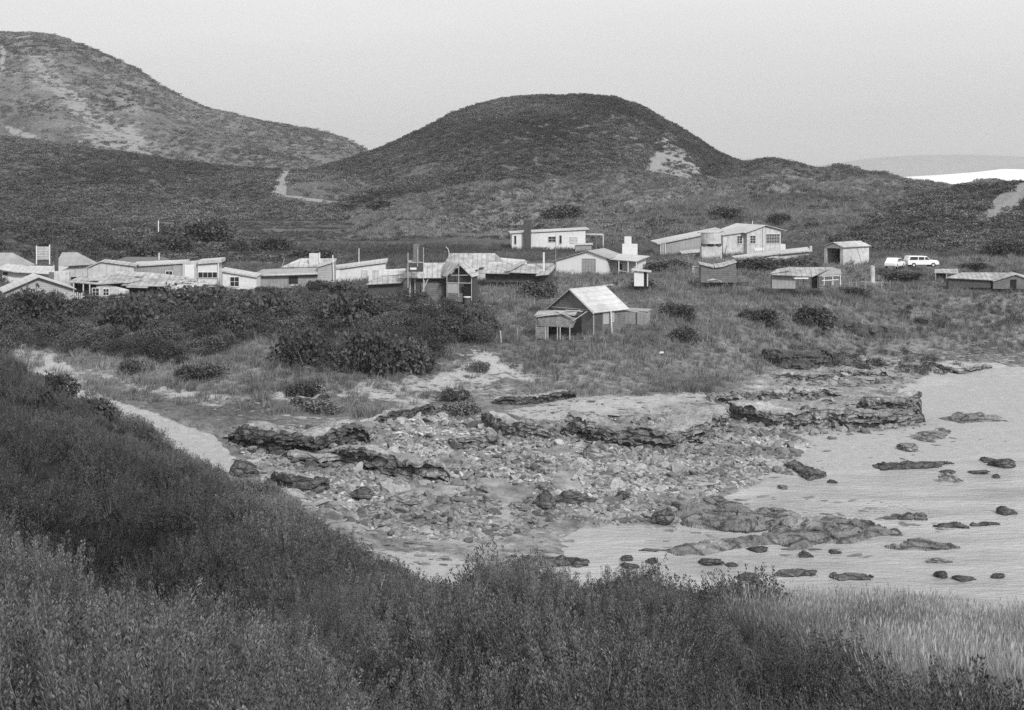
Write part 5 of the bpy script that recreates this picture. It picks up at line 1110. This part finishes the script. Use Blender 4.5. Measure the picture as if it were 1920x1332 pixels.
h = House('steel_drum', 876, 567, 162, 'dark drum with a white lid standing at the right corner of the ruined barn', 'drum'); MB().cyl(0, 0, -3 * h.s, 9 * h.s, 6 * h.s, 16).build('drum', 'dark', h.o); MB().cyl(0, 0, 9 * h.s, 10.5 * h.s, 7 * h.s, 16).build('lid', 'whiteflat', h.o)
h = House('low_iron_sheds', 975, 520, 180, 'low row of sagging corrugated roofs between the hipped roof and the white cottage', 'shed', -4)
h.block(-66, 60, 8, 50, -10, 8, 'dark'); h.roof([[(-76, -6, 8), (-20, -7, 7), (2, 44, 24), (-60, 44, 26)], [(-24, -9, 10), (34, -7, 8), (62, 40, 24), (0, 42, 22)], [(30, -10, 4), (54, -8, 6), (68, 40, 20), (54, 40, 24)]], 'roof'); h.roof([[(-30, -10, 12), (-18, -10, 13), (12, 44, 28), (-2, 44, 27)]], 'roofg', 'ridge_sheet'); h.posts([((44, 10, 10), (44, 10, 46))], 'whiteflat', .12, 'stovepipe'); 
h = House('white_shed', 925, 512, 196, 'pale lean-to roof stepping down from the right of the hipped roof', 'shed'); h.block(10, 62, 0, 40, -8, 14, 'pale'); h.roof([[(0, -4, 14), (66, -4, 13), (60, 44, 22), (12, 44, 26)]], 'roofw')

# --- left centre
h = House('pale_wall_shack', 675, 530, 186, 'shack with one broad pale wall under a white roof edge rising to the right', 'shack', 3)
h.wall([(-46, -10), (47, -10), (47, 39), (-46, 27)], 0, 50, 'white'); h.roof([[(-50, -4, 28), (50, -4, 41), (50, 54, 42.5), (-50, 54, 29.5)]], 'roofw', th=.26); h.window(4, 13, 8, 22, 0, 1, 1, fr='pale', pane='pale'); h.window(25, 34, 8, 22, 0, 1, 1, fr='pale', pane='pale'); h.block(-47, -38, -2, -1, -6, 25, 'whiteflat', 'door'); h.block(-12, 40, -1.5, 0, 0, 2, 'whiteflat', 'rail')
h = House('long_grey_shack', 545, 545, 176, 'long grey shack with layered roofs, a dark paned window and a square chimney', 'shack', 2)
h.block(-64, 50, 4, 60, -10, 26, 'grey'); h.roof([[(-78, -2, 28), (52, -4, 30), (50, 34, 42), (-56, 30, 38)]], 'roofg'); h.roof([[(-50, -4, 28.5), (50, -6, 31.5), (50, -3, 33), (-50, -1, 30)]], 'roofw', 'gutter_edge', .12)
h.roof([[(-22, 30, 42), (52, 30, 43), (80, 70, 56), (10, 70, 56)]], 'roof', 'upper_roof'); h.block(-6, 70, 36, 64, 20, 42, 'dark', 'upper_wall')
h.wall([(50, -6), (81, -6), (81, 52), (50, 44)], 6, 40, 'board', 'end_wall'); h.roof([[(49, 3, 44), (82, 3, 54), (82, 44, 57), (49, 44, 47)]], 'roofw', 'end_roof'); h.window(-3, 12, 13, 25, 4, 3, 2, fr='dark'); h.block(0, 14, 2, 4, 9, 11, 'whiteflat', 'sill_board')
k = h.s; MB().box(30 * k, 48 * k, 40 * k, 52 * k, 40 * k, 67 * k).build('chimney', 'pale', h.o, .03); h.posts([((50, 40, 50), (50, 40, 69)), ((80, 2, 20), (78.5, 2, 66))], 'whiteflat', .07, 'pole'); h.posts([((-20, 34, 42), (-16, 34, 58))], 'grey', .04, 'aerial')
h = House('square_window_shack', 449, 547, 172, 'white shack with one square window and a roof edge falling to the right', 'shack', 0)
h.wall([(-32, -10), (32, -10), (32, 28), (-32, 38)], 0, 40, 'white'); h.roof([[(-36, -4, 41), (34, -4, 29), (34, 44, 31), (-36, 44, 43)]], 'roofw', th=.2); h.window(-17, -1, 10, 27, 0, 2, 2)
h = House('box_fronted_shack', 390, 533, 176, 'white box-fronted shack with a flat white fascia over a strip window', 'shack', 2)
h.block(-19, 19, 0, 40, -12, 41, 'white'); h.roof([[(-19, -5, 44), (25, -5, 47), (25, 42, 48), (-19, 42, 45)]], 'roofw', th=.42); h.window(-18, 17, 12, 22, 0, 4, 1); h.block(-20, 19, -1, 0, -2, -1, 'dark', 'painted_shadow_strip'); h.posts([((19.5, -2, -12), (19.5, -2, 41))], 'whiteflat', .09)  # thin dark strip painted in as a shadow line low on the front
h.wall([(-48, -8), (-20, -8), (-20, 43), (-48, 41)], 4, 30, 'pale', 'side_block'); h.block(-44, -26, 3, 4, 10, 36, 'whiteflat', 'door_panel')
h = House('grey_skillion_house', 295, 526, 182, 'grey house with a white roof edge rising to the right, beside the box-fronted shack', 'house', 2)
h.wall([(-48, -10), (50, -10), (50, 32), (-48, 27)], 0, 50, 'grey'); h.roof([[(-50, -4, 27.5), (50, -4, 33.5), (50, 54, 36), (-50, 54, 32)]], 'roofw', th=.14); h.window(16, 28, 8, 17, 0, 2, 1); h.block(30, 44, -1, 0, -4, 28, 'board', 'door')
h = House('dark_roofed_house', 265, 508, 196, 'low dark-roofed house with a short stovepipe, behind the grey house', 'house'); h.block(-70, 66, 6, 50, -8, 10, 'dark'); h.roof([[(-80, 0, 8), (80, 0, 8), (34, 34, 24), (-38, 34, 24)]], 'roofd'); h.posts([((27, 24, 14), (27, 24, 32))], 'pale', .14, 'stovepipe')
h = House('low_gabled_house', 212, 522, 178, 'pale low-gabled house in the crowd of roofs at the left', 'house', 8)
h.wall([(-45, -8), (38, -8), (38, 22), (-22, 30), (-45, 20)], 0, 50, 'pale'); h.roof([[(-22, -4, 32), (42, -4, 23), (42, 54, 24), (-22, 54, 33)], [(-22, -4, 32), (-50, -4, 20), (-50, 54, 21), (-22, 54, 33)]], 'roof')
h = House('jumbled_roofs', 260, 546, 168, 'jumble of overlapping flat iron roofs below the pale low-gabled house', 'shed')
h.block(-70, 96, 10, 40, -10, 14, 'dark'); h.roof([[(-98, -8, 22), (-20, -10, 16), (10, 18, 22), (-70, 22, 27)], [(-30, -12, 12), (60, -12, 10), (84, 18, 18), (-4, 20, 22)], [(0, 14, 20), (60, 12, 16), (86, 40, 24), (6, 46, 32)], [(50, -12, 8), (104, -12, 7), (134, 20, 14), (80, 20, 16)], [(-60, 24, 28), (0, 22, 26), (10, 50, 31), (-50, 52, 34)]], 'roof'); h.roof([[(-20, -14, 9), (20, -15, 8), (24, -2, 11), (-16, -1, 13)], [(60, -16, 5), (92, -16, 5), (96, -4, 8), (62, -4, 9)]], 'roofw', 'loose_sheet')
h = House('porch_shack', 190, 556, 164, 'shack with a dark post-fronted porch and two small windows facing the thicket', 'shack')
h.wall([(-10, -12), (46, -12), (44, 10), (20, 16), (-10, 20)], 0, 30, 'pale'); h.window(-16, -4, 2, 15, -1, 2, 2); h.window(4, 14, 2, 14, 0, 2, 2); h.block(-54, -10, 6, 30, -12, 28, 'black', 'porch_shade_block'); h.roof([[(-60, -8, 28), (-6, -8, 24), (30, 20, 24), (-50, 30, 36)]], 'roof'); h.posts([((-50, -6, -10), (-50, -6, 27)), ((-32, -6, -10), (-32, -6, 26)), ((-20, -6, -10), (-20, -6, 25))], 'pale', .08)  # solid near-black block paints the porch shade behind the posts
h = House('grey_hipped_house', 125, 512, 186, 'house with a steep grey hipped roof behind a dark pole, at the left', 'house')
h.block(-28, 36, 8, 50, -8, 14, 'pale'); h.roof([[(-24, 0, 12), (41, 0, 15), (9, 30, 37), (-18, 30, 37)], [(41, 0, 15), (41, 60, 15), (9, 34, 37), (9, 30, 37)], [(-24, 0, 12), (-18, 30, 37), (-18, 34, 37), (-24, 60, 12)]], 'roofg')
h = House('dark_hipped_house', 0, 514, 190, 'house with a broad grey hipped roof cut by the left edge of the photo', 'house')
h.block(-60, 40, 8, 50, -8, 12, 'dark'); h.roof([[(-70, 0, 10), (46, 0, 14), (10, 34, 38), (-40, 34, 38)], [(46, 0, 14), (46, 60, 14), (10, 38, 38), (10, 34, 38)]], 'roofg')
h = House('low_white_terrace', 66, 520, 180, 'low white-edged roofs between the hipped houses and the weatherboard gable', 'shed')
h.block(-64, 44, 6, 40, -10, 10, 'white'); h.roof([[(-70, -6, 16), (-30, -6, 9), (-20, 30, 18), (-64, 30, 24)], [(-34, -6, 10), (40, -6, 6), (54, 30, 18), (-20, 30, 20)]], 'roofw'); h.block(-62, -54, 4, 6, 4, 9, 'black', 'vent')
h = House('slatted_tower', 81, 488, 196, 'pale slatted square panel on posts among the bushes at the left', 'screen')
b = MB(); k = h.s; [b.box(-12 * k, 11 * k, 0, .08, (1 + i * 3.1) * k, (3.4 + i * 3.1) * k) for i in range(8)]; b.build('slats', 'pale', h.o); h.posts([((-12.5, 0, -8), (-12.5, 0, 27)), ((12, 0, -8), (12, 0, 29))], 'whiteflat', .09)
h = House('weatherboard_shack', 72, 568, 158, 'weatherboard shack with a low gable facing the thicket, at the left edge', 'shack', 24)
h.wall([(-58, -10), (62, -10), (62, 24), (0, 46), (-58, 22)], 0, 100, 'board'); h.roof([[(0, -5, 49), (68, -5, 24), (68, 104, 24), (0, 104, 49)], [(0, -5, 49), (-64, -5, 22), (-64, 104, 22), (0, 104, 49)]], 'roofw'); b = MB(); k = h.s
b.bar((0, -6 * k, 47 * k), (68 * k, -6 * k, 22 * k), .05); b.bar((0, -6 * k, 47 * k), (-64 * k, -6 * k, 20 * k), .05); b.build('barge_board', 'dark', h.o)
h = House('broad_chimney', 108, 545, 166, 'broad pale chimney block with a tall dark flue beside the weatherboard shack', 'chimney'); k = h.s
MB().box(-7 * k, 21 * k, 0, 12 * k, -8 * k, 36 * k).build('stack', 'pale', h.o, .03); MB().box(-17 * k, -7 * k, 1 * k, 12 * k, -8 * k, 34 * k).build('side_stack', 'brick', h.o); MB().cyl(-4 * k, 6 * k, 30 * k, 84 * k, 3.6 * k, 12).build('flue', 'dark', h.o)
h = House('picket_fence', 130, 566, 158, 'short pale picket fence at the right of the weatherboard shack', 'fence'); b = MB(); k = h.s; [b.box((i * 4 - 18) * k, (i * 4 - 15.5) * k, 0, .04, -6 * k, (16 + (i % 3)) * k) for i in range(11)]; b.box(-20 * k, 28 * k, .045, .09, 9 * k, 10.5 * k); b.build('pickets', 'pale', h.o)

# --- masts, poles, oddments
def pole(px, pyb, pyt, Y, label, r=.05, name='pole', m='grey', lean=0):
    s = Y / F; z = CZ - (pyb - HZ) * s; o = MB().bar((0, 0, -.6), (lean * s, 0, (pyb - pyt) * s), r).build(name, m); o.location = ((px - 960) * s, Y, z); return tag(o, label, 'pole', 'poles and masts of the village')
pole(1042, 512, 438, 190, 'thin dark mast in front of the left end of the white gabled cottage', .035)
pole(1118, 480, 436, 215, 'thin mast behind the ridge of the white gabled cottage', .03)
pole(297, 440, 414, 245, 'short white post on the plain left of the big dome-shaped bush', .1, m='whiteflat')
pole(1411, 424, 414, 232, 'tiny pipe on the ridge of the largest house', .05, m='whiteflat')
pole(673, 490, 466, 188, 'aerial pole above the broad pale wall', .05, m='whiteflat')
pole(940, 632, 620, 143, 'short leaning fence post on the slope left of the steep-roofed hut', .06, m='deadwood', lean=-2)
pole(970, 628, 614, 147, 'second short fence post, nearer the steep-roofed hut', .06, m='grey')
def plank(px, py, wpx, label, tilt=.05, th=.12, m='whiteflat'):
    p = hit(px, py, 120); s = p[1] / F; o = MB().box(-wpx * s / 2, wpx * s / 2, -.12, .12, -th / 2, th / 2).build('plank', m); o.location = (p[0], p[1], p[2] + .35); o.rotation_euler = (.1, tilt, random.uniform(-.2, .2)); return tag(o, label, 'plank', 'loose boards and pipes in the grass')
plank(720, 583, 62, 'white board lying in the scrub below the ruined barn', -.02, .3)
plank(560, 541, 22, 'short white board below the dark paned window', 0)
plank(1175, 515, 30, 'pale driftwood-like board below the verandah posts', .15, .12)
plank(1680, 528, 10, 'white scrap in the grass below the cars', 0, .2)

for a, b, c, lab, m_ in ((330, 551, 26, 'grey plank across the scrub below the loose roof sheets', 'grey'), (905, 578, 34, 'weathered board in the grass right of the ruined barn', 'grey'), (1140, 540, 20, 'pale board on the grass between the cottage and the steep-roofed hut', 'pale'), (1385, 536, 40, 'dark timber in the grass right of the ruined shed', 'dark'), (1240, 668, 8, 'white scrap on the slope below the steep-roofed hut', 'whiteflat'), (1215, 640, 30, 'dark plank at the foot of the small flat grey shed', 'dark')): plank(a, b, c, lab, random.uniform(-.15, .15), .14, m_)
def wire_fence(px0, px1, py, label, n=9):
    p0, p1 = hit(px0, py, 150), hit(px1, py, 150); o = empty('post_fence', tuple(p0), 0, label, 'fence'); pr = None
    for i in range(n):
        t = i / (n - 1); x_, y_ = p0[0] + (p1[0] - p0[0]) * t, p0[1] + (p1[1] - p0[1]) * t; q = (x_ - p0[0], y_ - p0[1], gz(x_, y_) - p0[2]); hh = random.uniform(1.0, 1.3)
        MB().bar((q[0], q[1], q[2] - .3), (q[0] + random.uniform(-.1, .1), q[1], q[2] + hh), .055).build('post', 'grey', o); cur = (q[0], q[1], q[2] + .95)
        if pr: MB().bar(pr, cur, .02).build('wire', 'grey', o)
        pr = cur
wire_fence(1560, 1668, 545, 'thin post and wire fence in the grass below the garage', 8)
# --- cars
def car(px, py, Y, wpx, prof, glass, wheels, label, yaw, name):
    s = Y / F; z = gz((px - 960) * s, Y); k = wpx * s / 4.4 / max(.3, math.cos(RAD(yaw)))
    o = empty(name, ((px - 960) * s, Y, CZ - (py - HZ) * s), RAD(yaw), label, 'car', 'cars parked on the grass'); o.scale = (k, k, k)
    low = [p for p in prof]; b = MB(); b.prism(low, -.82, .82); b.build('body', 'carwhite', o, .06)
    for g in glass: MB().prism(g, -.835, .835).build('window', 'glass', o)
    for wx in wheels:
        for sy in (-.83, .66):
            m = MB(); n_ = 18; m.v = [(wx + .32 * math.cos(t * 2 * math.pi / n_), sy + q, .32 + .32 * math.sin(t * 2 * math.pi / n_)) for q in (0, .17) for t in range(n_)]
            m.f = [[t, (t + 1) % n_, n_ + (t + 1) % n_, n_ + t][::-1] for t in range(n_)] + [list(range(n_)), list(range(n_, 2 * n_))[::-1]]; w_ = m.build('wheel', 'tyre', o)
            m = MB(); m.v = [(wx + .16 * math.cos(t * 2 * math.pi / n_), sy + q, .32 + .16 * math.sin(t * 2 * math.pi / n_)) for q in (-.012, .182) for t in range(n_)]
            m.f = [[t, (t + 1) % n_, n_ + (t + 1) % n_, n_ + t][::-1] for t in range(n_)] + [list(range(n_)), list(range(n_, 2 * n_))[::-1]]; m.build('hub_cap', 'chrome', w_)
    for ex in (prof[0][0] - .06, prof[1][0] - .04): MB().box(ex, ex + .1, -.8, .8, .38, .52).build('bumper', 'chrome', o)
    return o
car(1678, 503, 197, 34, [(-1.95, .32), (1.95, .32), (2.0, .62), (1.75, .85), (1.0, .95), (.45, 1.42), (-.9, 1.46), (-1.5, 1.0), (-1.95, .8)], [[(.5, .98), (.85, .98), (.42, 1.36), (.2, 1.36), (.2, .98)], [(-.75, .98), (.1, .98), (.1, 1.38), (-.75, 1.38)], [(-1.35, .98), (-.85, .98), (-.85, 1.38), (-.95, 1.4)]], (-1.25, 1.2), 'small rounded white car parked behind the white estate car', 55, 'small_car')
car(1727, 501, 199, 60, [(-2.15, .34), (2.2, .34), (2.25, .7), (2.0, .92), (1.05, .98), (.5, 1.5), (-1.95, 1.54), (-2.2, 1.0)], [[(.55, 1.02), (.9, 1.02), (.5, 1.42), (.25, 1.42), (.25, 1.02)], [(-.65, 1.02), (.12, 1.02), (.12, 1.44), (-.65, 1.44)], [(-1.95, 1.02), (-.78, 1.02), (-.78, 1.45), (-1.82, 1.45)]], (-1.35, 1.4), 'long white estate car with its bonnet to the right', 6, 'estate_car')

# ------------------------------------------------------------------ air
hm = bpy.data.materials.new('sea_haze'); hm.use_nodes = True; t = hm.node_tree; t.nodes.remove(t.nodes['Principled BSDF'])
pv = t.nodes.new('ShaderNodeVolumePrincipled'); pv.inputs['Color'].default_value = (.9, .9, .9, 1); pv.inputs['Density'].default_value = 0.00012
t.links.new(pv.outputs[0], t.nodes['Material Output'].inputs['Volume'])
b = MB().box(-4600, 6000, -80, 9200, -12, 260); ho = b.build('haze', hm); tag(ho, 'thin pale sea haze filling the air over the bay', 'haze', kind='stuff')
